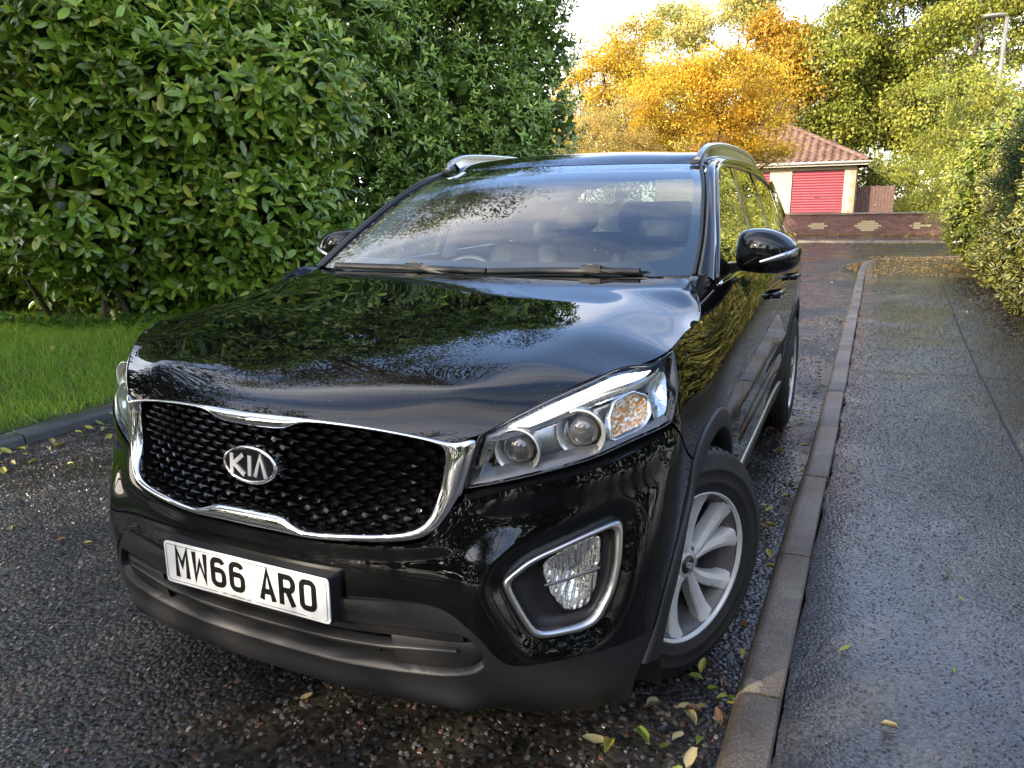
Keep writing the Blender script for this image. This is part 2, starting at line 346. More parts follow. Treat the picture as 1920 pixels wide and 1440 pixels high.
def sdist(q, poly):
    q = np.asarray(q); d = np.full(q.shape[:-1], 9.); n = len(poly)
    for i in range(n):
        a = np.array(poly[i]); b = np.array(poly[(i+1) % n]); ab = b-a; t = np.clip(((q-a) @ ab)/(ab @ ab+1e-12), 0, 1); d = np.minimum(d, np.linalg.norm(q-a-t[..., None]*ab, axis=-1))
    return np.where(inpoly(q, poly), d, -d)
# --- painted bumper
def bumper(s):
    pass
nb, nv = 150, 46
bot = rs(BLK, nb); top_ = rs(LEDGE, nb, False); 
for _ in range(4): top_[1:-1] = (top_[:-2]+2*top_[1:-1]+top_[2:])/4; bot[1:-1] = (bot[:-2]+2*bot[1:-1]+bot[2:])/4
seam_up = rs(np.array([ARCHF[-1]]+[(1.1714, .8570), (1.047, .9130)]), 14, True); arch = rs(ARCHF, nv-13)
right = np.concatenate([arch, seam_up[1:]]); left = np.stack([np.zeros(nv), np.linspace(bot[0, 1], top_[0, 1], nv)], 1)
UZ = coons(bot, right, top_, left)
foghole = closed(FOG, 80); fc = foghole.mean(0); fogsm = fc+(foghole-fc)*.93
cen = (UZ[:-1, :-1]+UZ[1:, 1:])/2; msk = ~inpoly(cen, fogsm)
tcol = np.linspace(0, 1, nv)[None, :]; ucol = UZ[..., 0]
sm = lambda x, a, b: (lambda k: k*k*(3-2*k))(np.clip((x-a)/(b-a), 0, 1))
offb = -.006*(1-sm(ucol, .43, .60))*(1-sm(tcol, .75, 1.0))-.027*sm(sdist(UZ, closed(FOG, 80)), -.055, .004)+.010*sm(tcol, .80, .97)*sm(ucol, .40, .56)*(1-sm(ucol, .95, 1.04))+.010*np.exp(-((UZ[..., 1]-.60)/.10)**2)*np.exp(-((ucol-.60)/.06)**2)
BUMP = wn(UZ[..., 0], UZ[..., 1], offb)
Gf = np.concatenate([MX(BUMP[:0:-1], -1), BUMP]); mf = np.concatenate([msk[::-1], msk])
skin('front_bumper', Gf, PAINT, car, .018, mask=mf)
# shelf between bumper top and headlamp underside
def shelf(s):
    a = top_[top_[:, 0] >= .53]; k = len(a); lo = wn(a[:, 0], a[:, 1], .004); hb = np.array([[u, np.interp(u, [q[0] for q in HLB], [q[1] for q in HLB])] for u in np.clip(a[:, 0], .5355, 1.047)])
    hi = wn(hb[:, 0], hb[:, 1], -.022); mb = MB(); mb.loft([MX(lo, s), MX((lo+hi)/2+[0, 0, -.002], s), MX(hi, s)], False, flip=s > 0); mb.build('headlamp_shelf', GLOSSBLK, car)
both(shelf)
# --- black lower bumper
nl = 90
topL = bot.copy(); endc = rs([(.93, .235), (.955, .30), (.985, .352), (1.0335, .424)], nl)
botL = rs([(0, .225), (.3, .225), (.6, .23), (.8, .233), (.93, .235)], nb); 
UL = coons(botL, endc, topL, np.stack([np.zeros(nl), np.linspace(.225, topL[0, 1], nl)], 1))
REC = [(-.01, .372), (.30, .374), (.49, .386), (.57, .402), (.60, .425), (.602, .445), (.585, .478), (.555, .505), (-.01, .497)]
RECF = REC[1:-1]; RECF = RECF+[(0, .497)]+[(-a, b) for a, b in RECF[::-1]]+[(0, .372)]
sdR = sdist(UL, closed(RECF, 160)); offL = -.100*sm(sdR, .000, .014)+.030*np.exp(-((UL[..., 1]-.318)/.030)**2)*(1-sm(UL[..., 0], .52, .66))
offL += .004*np.exp(-((UL[..., 1]-.545)/.02)**2)*(1-sm(UL[..., 0], .3, .5))
LOWB = wn(UL[..., 0], UL[..., 1], offL)
skin('lower_bumper', np.concatenate([MX(LOWB[:0:-1], -1), LOWB]), PLASTIC, car, .02)
# intake bars and struts
bu = np.linspace(-.53, .53, 60)
def wxz(u, z, off): return MX(wn(np.abs([u]), np.array([z]), off)[0], 1 if u >= 0 else -1)
def rec_lo(u): return float(np.interp(abs(u), [0, .30, .49, .57, .598, .604], [.372, .374, .386, .402, .425, .440]))+.004
def rec_hi(u): return float(np.interp(abs(u), [0, .545, .585, .604], [.500, .505, .478, .440]))-.003
def strip(name, us, lo, hi, o, mat, depth=.03):
    """a crisp-edged band on the lower bumper, with returned edges"""
    f_ = lambda z, d: [wxz(u, z(u), d) for u in us]; m_ = lambda u: (lo(u)+hi(u))/2; mb = MB()
    e = .0022; mb.loft([f_(lo, o-depth), f_(lo, o-e), f_(lambda u: lo(u)+e, o), f_(m_, o+.001), f_(lambda u: hi(u)-e, o), f_(hi, o-e), f_(hi, o-depth)], False, flip=True); return autosmooth(mb.build(name, mat, car), 50)
bu = np.linspace(-.60, .60, 100); s1t = lambda u: .460+.009*min(1, (abs(u)/.39))**2; s1b = lambda u: .441+.006*min(1, (abs(u)/.39))**2; s2t = lambda u: .421+.010*min(1, (abs(u)/.38))**2
strip('intake_top_panel', bu[(np.abs(bu) < .56)], s1t, rec_hi, -.016, PLASTIC)
strip('intake_bar', np.linspace(-.535, .535, 80), lambda u: s2t(u)+.002+.016*sm(abs(u), .34, .50), lambda u: s1b(u)-.002+.010*sm(abs(u), .34, .50), -.006, PLASTIC)
for sg in (-1, 1): strip('intake_side_panel', np.sort(sg*np.linspace(.375, .600, 30)), rec_lo, lambda u: min(s1t(u)+.001, rec_hi(u)), -.018, PLASTIC)
for xs in (-.32, -.16, 0, .16, .32):
    mb = MB(); mb.loft([[wxz(xs-.0015, z, -.040), wxz(xs+.0015, z, -.040), wxz(xs+.0015, z, -.09), wxz(xs-.0015, z, -.09)] for z in (.374, .40, .43, .462)], True); mb.build('intake_strut', PLASTIC2, car)
mb = MB(); mb.loft([[wxz(u, .33, -.13), wxz(u, .51, -.13)] for u in np.linspace(-.6, .6, 30)], False); mb.build('intake_backing', PLASTIC2, car)
# skirt closing the gap to the underside
mb = MB(); e0 = np.concatenate([MX(LOWB[:0:-1, 0], -1), LOWB[:, 0]]); mb.loft([e0, e0*[.96, 1, 1]+[0, .25, -.005], e0*[.9, 1, 1]+[0, .7, .02]], False); mb.build('underbody_tray', PLASTIC2, car)
# --- grille
GI = [(0, .9280), (.085, .9285), (.110, .9345), (.140, .9470), (.175, .9510), (.25, .9490), (.34, .9430), (.43, .9300), (.475, .9180), (.4895, .9000), (.4870, .8600), (.4780, .8100), (.4640, .7650), (.4480, .7420), (.42, .7270), (.36, .7180), (.27, .7110), (.19, .7050), (.160, .7060), (.128, .7180), (.105, .7270), (.08, .7290), (0, .7300)]
GO = [(0, .9600), (.085, .9600), (.120, .9600), (.160, .9598), (.20, .9585), (.27, .9555), (.35, .9480), (.45, .9340), (.512, .9215), (.5600, .9370), (.5480, .8750), (.5330, .8180), (.5080, .7720), (.4830, .7330), (.45, .7120), (.38, .7010), (.28, .6940), (.20, .6895), (.165, .6885), (.135, .6890), (.105, .6900), (.08, .6905), (0, .6905)]
def ring_pts(a, n=12):
    h = []
    for i in range(len(a)-1):
        for t in np.linspace(0, 1, n, endpoint=False): h.append(np.array(a[i])*(1-t)+np.array(a[i+1])*t)
    h.append(np.array(a[-1])); h = np.array(h)
    for _ in range(24): h[1:-1] = (h[:-2]+2*h[1:-1]+h[2:])/4
    return h
gi, go = ring_pts(GI), ring_pts(GO)
def ringloop(hlf, off, t=None):
    Pq = wn(hlf[:, 0], hlf[:, 1], off); return np.concatenate([Pq, MX(Pq[-2:0:-1], -1)])
gr = empty('grille', (0, 0, 0), car)
mb = MB(); ls = []
for t, off in ((-.03, -.008), (0, .002), (.10, .011), (.32, .016), (.6, .015), (.9, .010), (1.0, .004), (1.0, -.012)):
    ls.append(ringloop(gi+(go-gi)*t, off))
mb.loft(ls, True, flip=True); mb.build('grille_surround', CHROME, gr)
mb = MB(); mb.loft([ringloop(gi+(go-gi)*t, off) for t, off in ((-.08, -.045), (-.05, -.024), (-.028, -.0075))], True, flip=True); mb.build('grille_inner_wall', MATTE, gr)
mb = MB(); lp = [ringloop(gi*0+(gi.mean(0)*[0, 1])+(gi-(gi.mean(0)*[0, 1]))*k, -.040-.01*(1-k)) for k in (1.03, .8, .55, .3, .08)]; mb.loft(lp, True); mb.build('grille_backing', MATTE, gr)
# studs: faceted diamonds in staggered rows
def stud_mesh():
    w, h, d = .0190, .0132, .013
    V = [(-w, 0, 0), (0, 0, -h), (w, 0, 0), (0, 0, h), (-w*.42, -d*.9, h*.10), (0, -d*.75, -h*.42), (w*.42, -d*.9, h*.10), (w*.20, -d, h*.66), (-w*.20, -d, h*.66)]
    F = [(0, 1, 5, 4), (1, 2, 6, 5), (2, 3, 7, 6), (3, 0, 4, 8), (3, 8, 7), (4, 5, 6, 7, 8)]
    return mesh_data('stud', V, F, STUDM, None, False)
STUD = stud_mesh(); gpoly = np.concatenate([gi, (gi*[-1, 1])[::-1]])
for row in range(14):
    z = .7150+row*.0182
    for k in range(-11, 12):
        x = (k+(.5 if row % 2 else 0))*.0505
        if sdist(np.array([[x, z]]), gpoly[::6])[0] < -.003 or (x/.090)**2+((z-.835)/.052)**2 < 1: continue
        o = link(bpy.data.objects.new('stud', STUD), gr); a = wxz(x, z, -.030); e = wxz(x+.01, z, -.030)-wxz(x-.01, z, -.030); o.location = a
        o.rotation_euler = (R(-4), 0, math.atan2(e[1], e[0]))
mb = MB()   # thin lattice that carries the studs
for row in range(-12, 26):
    for sg in (1, -1):
        pts = []
        for q in np.linspace(-.55, .55, 60):
            z = .7150+row*.0364+sg*(q/.0505)*.0364
            if .70 < z < .955 and sdist(np.array([[q, z]]), gpoly[::6])[0] > -.004: pts.append(wxz(q, z, -.040))
        if len(pts) > 2: mb.tube(pts, .0030, 5)
mb.build('grille_lattice', MATTE, gr)
# emblem
def stroke(pts, w, z0=0.):
    """mitred ribbon, returns V (2D) and quads"""
    p = np.asarray(pts, float); cl = np.allclose(p[0], p[-1]); n = len(p); L = []
    for i in range(n):
        if cl: a = p[i]-p[i-1 if i > 0 else n-2]; b = p[i+1 if i < n-1 else 1]-p[i]
        else: a = p[i]-p[i-1] if i > 0 else p[1]-p[0]; b = p[i+1]-p[i] if i < n-1 else a
        a = a/np.linalg.norm(a); b = b/np.linalg.norm(b); na = np.array([-a[1], a[0]]); nb_ = np.array([-b[1], b[0]]); m = na+nb_; m /= np.linalg.norm(m); k = (w/2)/max(.62, m @ na); L.append((p[i]+m*k, p[i]-m*k))
    V = np.array([v for l in L for v in l]); F = [(2*i, 2*i+1, 2*i+3, 2*i+2) for i in range(n-1)]; return V, F
def arc(cx, cy, rx, ry, a0, a1, n=12): return [(cx+rx*math.cos(R(a)), cy+ry*math.sin(R(a))) for a in np.linspace(a0, a1, n)]
def write(mb, strokes, w, org, ux, uz, out, depth=.0006, m=0):
    org, ux, uz, out = map(lambda q: np.array(q, float), (org, ux, uz, out)); k = 0
    for s_ in strokes:
        V, F = stroke(s_, w); k += 1; T = np.array([org+ux*a+uz*b+out*(depth+.00012*k) for a, b in V]); Bk = np.array([org+ux*a+uz*b for a, b in V]); n = len(V)
        side = []
        for i in range(n//2-1): side += [(n+2*i, 2*i, 2*i+2, n+2*i+2), (2*i+1, n+2*i+1, n+2*i+3, 2*i+3)]
        mb.add(np.concatenate([T, Bk]), [f for f in F]+side, m)
KIA = [[(-.62, -.5), (-.62, .5)], [(-.18, .5), (-.55, .0), (-.14, -.5)], [(.06, -.5), (.06, .5)], [(.26, -.5), (.46, .5), (.66, -.5)]]
bd_c = wxz(0, .836, .006); bx = np.array([1., 0, 0]); bz = np.array([0, .10, .995]); bo = np.array([0, -.995, .10])
bw, bh = .084, .047; an = np.linspace(0, 2*np.pi, 64, endpoint=False)
ell = lambda a, b, o: np.array([bd_c+bx*a*math.cos(t)+bz*b*math.sin(t)+bo*(o-.035*(a*math.cos(t))**2) for t in an])
bdg = MB(); bdg.loft([ell(bw, bh, -.035), ell(bw, bh, .004), ell(bw-.002, bh-.002, .0075), ell(bw-.006, bh-.006, .0085), ell(bw-.009, bh-.009, .006)], True); badge = bdg.build('badge', CHROME, gr)
mb = MB(); mb.loft([ell((bw-.009)*k, (bh-.009)*k, .006+.002*(1-k)) for k in (1, .7, .4, .02)], True); mb.build('badge_field', GLOSSBLK, badge).parent = gr
mb = MB(); write(mb, [[(a*.083, b*.050) for a, b in s_] for s_ in KIA], .0105, bd_c+bo*.0075, bx, bz, bo, .003); mb.build('badge_letters', CHROMELET, gr, False)
# --- number plate
pl_c = np.array([0, .0355, .565]); px_ = np.array([1., 0, 0]); pz = np.array([0, .0314, .9995]); po = np.array([0, -.9995, .0314])
def rrect(w, h, r_, n=6):
    o = []
    for cx, cy, a0 in ((w-r_, h-r_, 0), (-w+r_, h-r_, 90), (-w+r_, -h+r_, 180), (w-r_, -h+r_, 270)): o += arc(cx, cy, r_, r_, a0, a0+90, n)
    return o
plate = empty('number_plate', (0, 0, 0), car)
mb = MB(); mb.prism(rrect(.26, .0555, .010), px_, pz, pl_c-po*.004, .0036); autosmooth(mb.build('plate_sheet', PLATEW, plate))
mb = MB()
lo = [[pl_c+px_*a*k+pz*b*k2+po*d for a, b in rrect(.262, .0575, .008)] for k, k2, d in ((1.0, 1.0, -.0045), (1.0, 1.0, -.012), (1.012, 1.01, -.040))]
mb.loft(lo, True, flip=True); autosmooth(mb.build('plate_holder', PLASTIC, plate))
gl = {'M': [[(-.025+.007, -.0395), (-.025+.007, .0395-.003), (0, -.006), (.025-.007, .0395-.003), (.025-.007, -.0395)]],
 'W': [[(-.025+.006, .0395), (-.025+.008, -.0395+.006), (0, .016), (.025-.008, -.0395+.006), (.025-.006, .0395)]],
 'A': [[(-.025+.006, -.0395), (0, .0395-.004), (.025-.006, -.0395)], [(-.013, -.017), (.013, -.017)]],
 'R': [[(-.018, -.0395), (-.018, .0325)]+arc(.005, .0155, .0135, .017, 90, -90, 12)+[(-.016, -.0015)], [(.001, -.002), (.0185, -.0395)]],
 'O': [arc(.006, .0205, .012, .012, 0, 90, 6)+arc(-.006, .0205, .012, .012, 90, 180, 6)+arc(-.006, -.0205, .012, .012, 180, 270, 6)+arc(.006, -.0205, .012, .012, 270, 360, 6)+[(.018, .0205)]],
 '6': [arc(.004, .0185, .014, .014, 20, 90, 6)+arc(-.004, .0185, .014, .014, 90, 180, 6)+[(-.018, -.014)]+arc(-.005, -.0195, .013, .013, 180, 270, 6)+arc(.005, -.0195, .013, .013, 270, 360, 6)+arc(.005, -.006, .013, .012, 0, 90, 6)+[(-.014, .006)]]}
xs_ = -.1765+np.array([0, .061, .122, .183, .277+.001, .338, .399]) - .0235
for ch, xx in zip('MW66ARO', xs_):
    mb = MB(); write(mb, [[(xx+.0+a*.98, b+.004) for a, b in s_] for s_ in gl[ch]], .0142, pl_c, px_, pz, po, .0004); mb.build('plate_character', INK, plate, False)
mb = MB(); bl = rrect(.253, .0485, .007); i0 = 20
write(mb, [[(a, b) for a, b in bl[6:12]+bl[12:18]+[(-.085, -.0485)]], [(.04, -.0485), (.19, -.0485)], [(.245, -.0485)]+bl[19:24]+bl[0:6]+[(-.246, .0485)]], .0011, pl_c, px_, pz, po, .0003); mb.build('plate_border', INK, plate, False)
def textobj(name, body, size, org, ux, uz, mat, parent, align='CENTER', offs=0.):
    c = bpy.data.curves.new(name, 'FONT'); c.body = body; c.size = size; c.align_x = align; c.offset = offs; c.resolution_u = 2; tmp = bpy.data.objects.new(name+'_t', c); COL.objects.link(tmp)
    me = bpy.data.meshes.new_from_object(tmp.evaluated_get(bpy.context.evaluated_depsgraph_get())); bpy.data.objects.remove(tmp); me.name = name
    ux, uz = np.array(ux, float), np.array(uz, float); w_ = np.cross(ux, uz); Mx = Matrix(((ux[0], uz[0], w_[0], org[0]), (ux[1], uz[1], w_[1], org[1]), (ux[2], uz[2], w_[2], org[2]), (0, 0, 0, 1)))
    me.transform(Mx); me.materials.clear(); me.materials.append(mat); return link(bpy.data.objects.new(name, me), parent)
textobj('plate_small_print', 'LMC CARS Belfast Ltd.', .0100, pl_c+px_*-.0225+pz*-.0515+po*.0008, px_, pz, INK, plate)
textobj('plate_small_print', 'BS AU 145e', .0040, pl_c+px_*.217+pz*-.0495+po*.0008, px_, pz, INK, plate)
# --- headlamps
hlt = rs(HLT+[(1.2994, 1.0677)], 60); hlb = rs(HLB, 60); hlr = rs(HLR, 24); hll = rs([(.5355, .8227), (.546, .88), (.5585, .9396)], 24)
UH = coons(hlb, hlr, hlt, hll)
def headlamp(s):
    h = empty('headlight', (0, 0, 0), car)
    skin('headlight_lens', MX(wn(UH[..., 0], UH[..., 1], .002), s), LENS, h, 0, flip=s < 0)
    # bucket: rim and deep back
    n1, n2 = UH.shape[:2]; loop = [(i, 0) for i in range(n1)]+[(n1-1, j) for j in range(1, n2)]+[(i, n2-1) for i in range(n1-2, -1, -1)]+[(0, j) for j in range(n2-2, 0, -1)]
    q = np.array([UH[i] for i in loop]); c = q.mean(0); mb = MB()
    mb.loft([MX(wn(q[:, 0], q[:, 1], .0035), s), MX(wn(*(c+(q-c)*.985).T, .0045), s), MX(wn(*(c+(q-c)*.965).T, -.002), s), MX(wn(*(c+(q-c)*.95).T, -.05), s)], True, flip=s > 0); mb.build('headlight_rim', GLOSSBLK, h)
    back = MX(wn(UH[..., 0], UH[..., 1], -.062), s); skin('headlight_housing', back, HOUS, h, 0, flip=s < 0)
    # daytime light guide and chrome blade above the lamps
    tt = np.linspace(0, 1, 50); upper = rs(HLT, 50)
    lowd = rs([(.585, .936), (.650, .9500), (.7412, .9800), (.860, 1.010), (.9369, 1.0176), (1.02, 1.030), (1.12, 1.045)], 50)
    mid = upper*.55+lowd*.45; mb = MB()
    a = lambda q_, o: MX(wn(q_[:, 0], q_[:, 1], o), s)
    mb.loft([a(upper, -.010), a(upper*.7+lowd*.3, -.006)], False, flip=s < 0); mb.loft([a(lowd, -.010), a(lowd+[0, -.010], -.014), a(lowd+[.002, -.014], -.050)], False, flip=s > 0); mb.build('chrome_blade', REFL, h)
    k = slice(4, 40); mb = MB(); w_ = np.sin(np.linspace(0, np.pi, 36))[:, None]**.35; m0 = (upper*.45+lowd*.55)[k]; d_ = (upper-lowd)[k]*.27*w_
    mb.loft([a(m0+d_, -.009), a(m0+d_*.5, -.0045), a(m0, -.0035), a(m0-d_*.5, -.0045), a(m0-d_, -.009)], False, flip=s > 0); mb.build('daytime_running_light', DRL, h)
    # projectors
    def ax(u, z, off):
        p_ = wn(np.array([u]), np.array([z]), off)[0]; f_ = np.array([.12, -1, -.02]); f_ = f_/np.linalg.norm(f_); r1 = np.cross([0, 0, 1.], f_); r1 /= np.linalg.norm(r1); r2 = np.cross(f_, r1); M = np.eye(4); M[:3, 0] = f_; M[:3, 1] = r1; M[:3, 2] = r2; M[:3, 3] = p_; return M
    def lat(prof, M, name, mat, par):
        mb = MB(); mb.lathe(prof, 40, M); V = np.concatenate(mb.V)*[s, 1, 1]; return obj(name, V, [f[::-1] for f in mb.F] if s < 0 else mb.F, mat, par)
    for (u, z, r_, off) in ((.652, .902, .040, -.030), (.796, .934, .043, -.030)):
        M = ax(u, z, off); pr_ = h
        lat([(r_*1.02, -.05), (r_*1.28, .000), (r_*1.34, .006), (r_*1.31, .010), (r_*1.24, .008), (r_*1.02, -.010), (r_*.96, -.03)], M, 'projector_ring', REFLS, pr_)
        lat([(r_*.97, -.03), (r_*.82, -.012), (r_*.80, -.02)], M, 'projector_shroud', GLOSSBLK, pr_)
        lat([(r_*.86, -.022), (r_*.84, -.012), (r_*.72, -.001), (r_*.5, .006), (r_*.2, .009), (.0005, .010)], M, 'projector_lens', PROJ, pr_)
    # indicator reflector and amber cell
    ind = [(.866, .903), (.958, .922), (.988, .950), (.990, .992), (.935, 1.010), (.872, .994), (.856, .965)]
    q = closed(ind, 40, .16); c = q.mean(0); mb = MB()
    mb.loft([MX(wn(*(c+(q-c)*kk).T, o), s) for kk, o in ((1.06, -.030), (1.0, -.014), (.94, -.013), (.9, -.022))], True, flip=s < 0); mb.build('indicator_frame', REFL, h)
    mb = MB(); mb.loft([MX(wn(*(c+(q-c)*kk).T, -.022-.012*(1-kk)), s) for kk in (.92, .6, .3, .02)], True, flip=s < 0); mb.build('indicator', AMBER, h)
    # side reflector filling the rear of the lamp, lower blade
    qs = closed([(1.0, .925), (1.05, .935), (1.15, .975), (1.24, 1.030), (1.10, 1.040), (1.0, 1.012), (.992, .96)], 40); c = qs.mean(0); mb = MB(); mb.loft([MX(wn(*(c+(qs-c)*kk).T, -.020-.02*(1-kk)), s) for kk in (1, .7, .4, .02)], True, flip=s < 0); mb.build('side_reflector', REFL, h)
    lb = rs(HLB, 50); mb = MB(); mb.loft([a(lb+[.004, .006], -.006), a(lb+[.004, .018], -.016), a(lb+[.004, .030], -.045)], False, flip=s < 0); mb.build('lower_blade', BEZEL, h)
    mb = MB(); mb.loft([a(np.array([(.565, .845), (.574, .872), (.580, .91)]), -.012), a(np.array([(.598, .85), (.600, .872), (.603, .905)]), -.055)], False, flip=s > 0); mb.build('inner_reflector', REFL, h)
both(headlamp)
# --- fog lamps
def fog(s):
    f = empty('fog_lamp', (0, 0, 0), car); q = closed(FOG, 90); c = q.mean(0); L = lambda k, o: MX(wn(*(c+(q-c)*k).T, o-.027), s)
    mb = MB(); mb.loft([L(1.06, -.004), L(1.055, .006), L(1.02, .014), L(.97, .0165), L(.92, .013), L(.90, .004), L(.895, -.012)], True, flip=s > 0); mb.build('fog_lamp_bezel', SATIN, f)
    ql = closed(FOGL, 90); cl = ql.mean(0)
    # the two loops start at the same corner so the bucket lofts straight
    k0 = np.argmin(np.abs(np.angle(np.exp(1j*(np.arctan2(*(ql-cl).T[::-1])-np.arctan2(*(q[0]-c)[::-1])))))); ql = np.roll(ql, -k0, 0); Ll = lambda k, o: MX(wn(*(cl+(ql-cl)*k).T, o-.022), s)
    mb = MB(); mb.loft([L(.90, -.004), L(.86, -.030), Ll(1.14, -.034), Ll(1.10, -.020), Ll(1.04, -.016)], True, flip=s > 0); mb.build('fog_lamp_recess', PLASTIC, f)
    mb = MB(); mb.loft([Ll(1.04, -.018)]+[Ll(k, -.018-.03*(1-k)) for k in (1.0, .75, .5, .25, .02)], True, flip=s > 0); mb.build('fog_lamp_reflector', FOGREF, f)
    mb = MB(); mb.loft([Ll(k, -.0145+.004*(1-k)) for k in (1.04, .7, .35, .02)], True, flip=s > 0); mb.build('fog_lamp_lens', LENS, f)
    mb = MB(); p0 = [(.748, .600), (.885, .622)]; bar_ = rs(p0, 12, False); mb.loft([MX(wn(bar_[:, 0], bar_[:, 1]+d, o-.022), s) for d, o in ((.003, -.016), (.003, -.012), (-.003, -.012), (-.003, -.016))], False, flip=s > 0); mb.build('fog_lamp_divider', BEZEL, f)
both(fog)
# --- bonnet
HE = [(0.0, .122, .962, .506, .198, .9215), (.035, .146, .982, .556, .224, .9420), (.10, .215, 1.010, .610, .266, .9740), (.20, .330, 1.040, .690, .348, 1.0150), (.33, .470, 1.068, .764, .448, 1.0460), (.43, .590, 1.089, .826, .540, 1.0555), (.52, .700, 1.106, .862, .620, 1.0680), (.64, .850, 1.126, .867, .750, 1.0785), (.76, .990, 1.144, .866, .900, 1.0870), (.87, 1.110, 1.160, .862, 1.060, 1.0980), (.93, 1.175, 1.169, .838, 1.155, 1.1350), (1.0, 1.250, 1.179, .768, 1.315, 1.1820)]
uf = np.array([0, .2, .4, .55, .66, .74, .82, .90, .96, 1.0]); gp = np.array([1, .992, .962, .92, .885, .83, .64, .37, .15, 0.])
gpr = np.array([1, .997, .987, .972, .955, .935, .895, .81, .58, 0.])
net = np.zeros((len(HE), len(uf), 3))
for i, (v, yc, zc, xe, ye, ze) in enumerate(HE):
    wb = {len(HE)-5: .12, len(HE)-4: .38, len(HE)-3: .75, len(HE)-2: 1., len(HE)-1: 1.}.get(i, 0.); g = gp*(1-wb)+wb*gpr
    g = g if i > 1 else 1-uf**2
    net[i, :, 0] = xe*uf; net[i, :, 1] = yc+(ye-yc)*uf**2; net[i, :, 2] = ze+(zc-ze)*g
HOOD = Surf([h[0] for h in HE], uf, net)
vv, uu_ = np.meshgrid(np.r_[np.linspace(0, .1, 14)[:-1], np.linspace(.1, 1, 90)], np.linspace(0, 1, 60), indexing='ij')
HG = HOOD(vv, uu_); HG = np.concatenate([MX(HG[:, :0:-1], -1), HG], 1)
skin('bonnet', HG, PAINT, car, .014, flip=True)
# --- wings, doors, quarters, from the same wrap
def arcpts(cy, cz, r_, a0, a1, n): return [(cy-r_*math.cos(R(a)), cz+r_*math.sin(R(a))) for a in np.linspace(a0, a1, n)]
def u_at(y, z):
    """path position on the flank at a given y"""
    us = np.linspace(.7, 5.2, 900); Pq = W(us, np.full(900, z)); return float(np.interp(y, Pq[:, 1], us))
yz = lambda l: [(u_at(y, z), z) for y, z in l]
RAC, RAR = 3.725, .475
DC1 = [(1.60, .40), (1.575, .60), (1.560, .82), (1.520, .985), (1.500, 1.067), (1.455, 1.150)]
wing_b = SEAM[:1]+[(1.176, .8610)]+[(1.331, .768)]+yz(arcpts(ACY, ACZ, .470, 62, 176, 10))+yz([(1.46, .40), (1.594, .40)])
wing_t = [(1.311, 1.0677)]+yz([(.78, 1.0775), (.885, 1.0840), (1.045, 1.0945), (1.082, 1.106), (1.14, 1.140), (1.19, 1.168), (1.25, 1.19), (1.32, 1.195), (1.40, 1.175), (1.449, 1.150)])
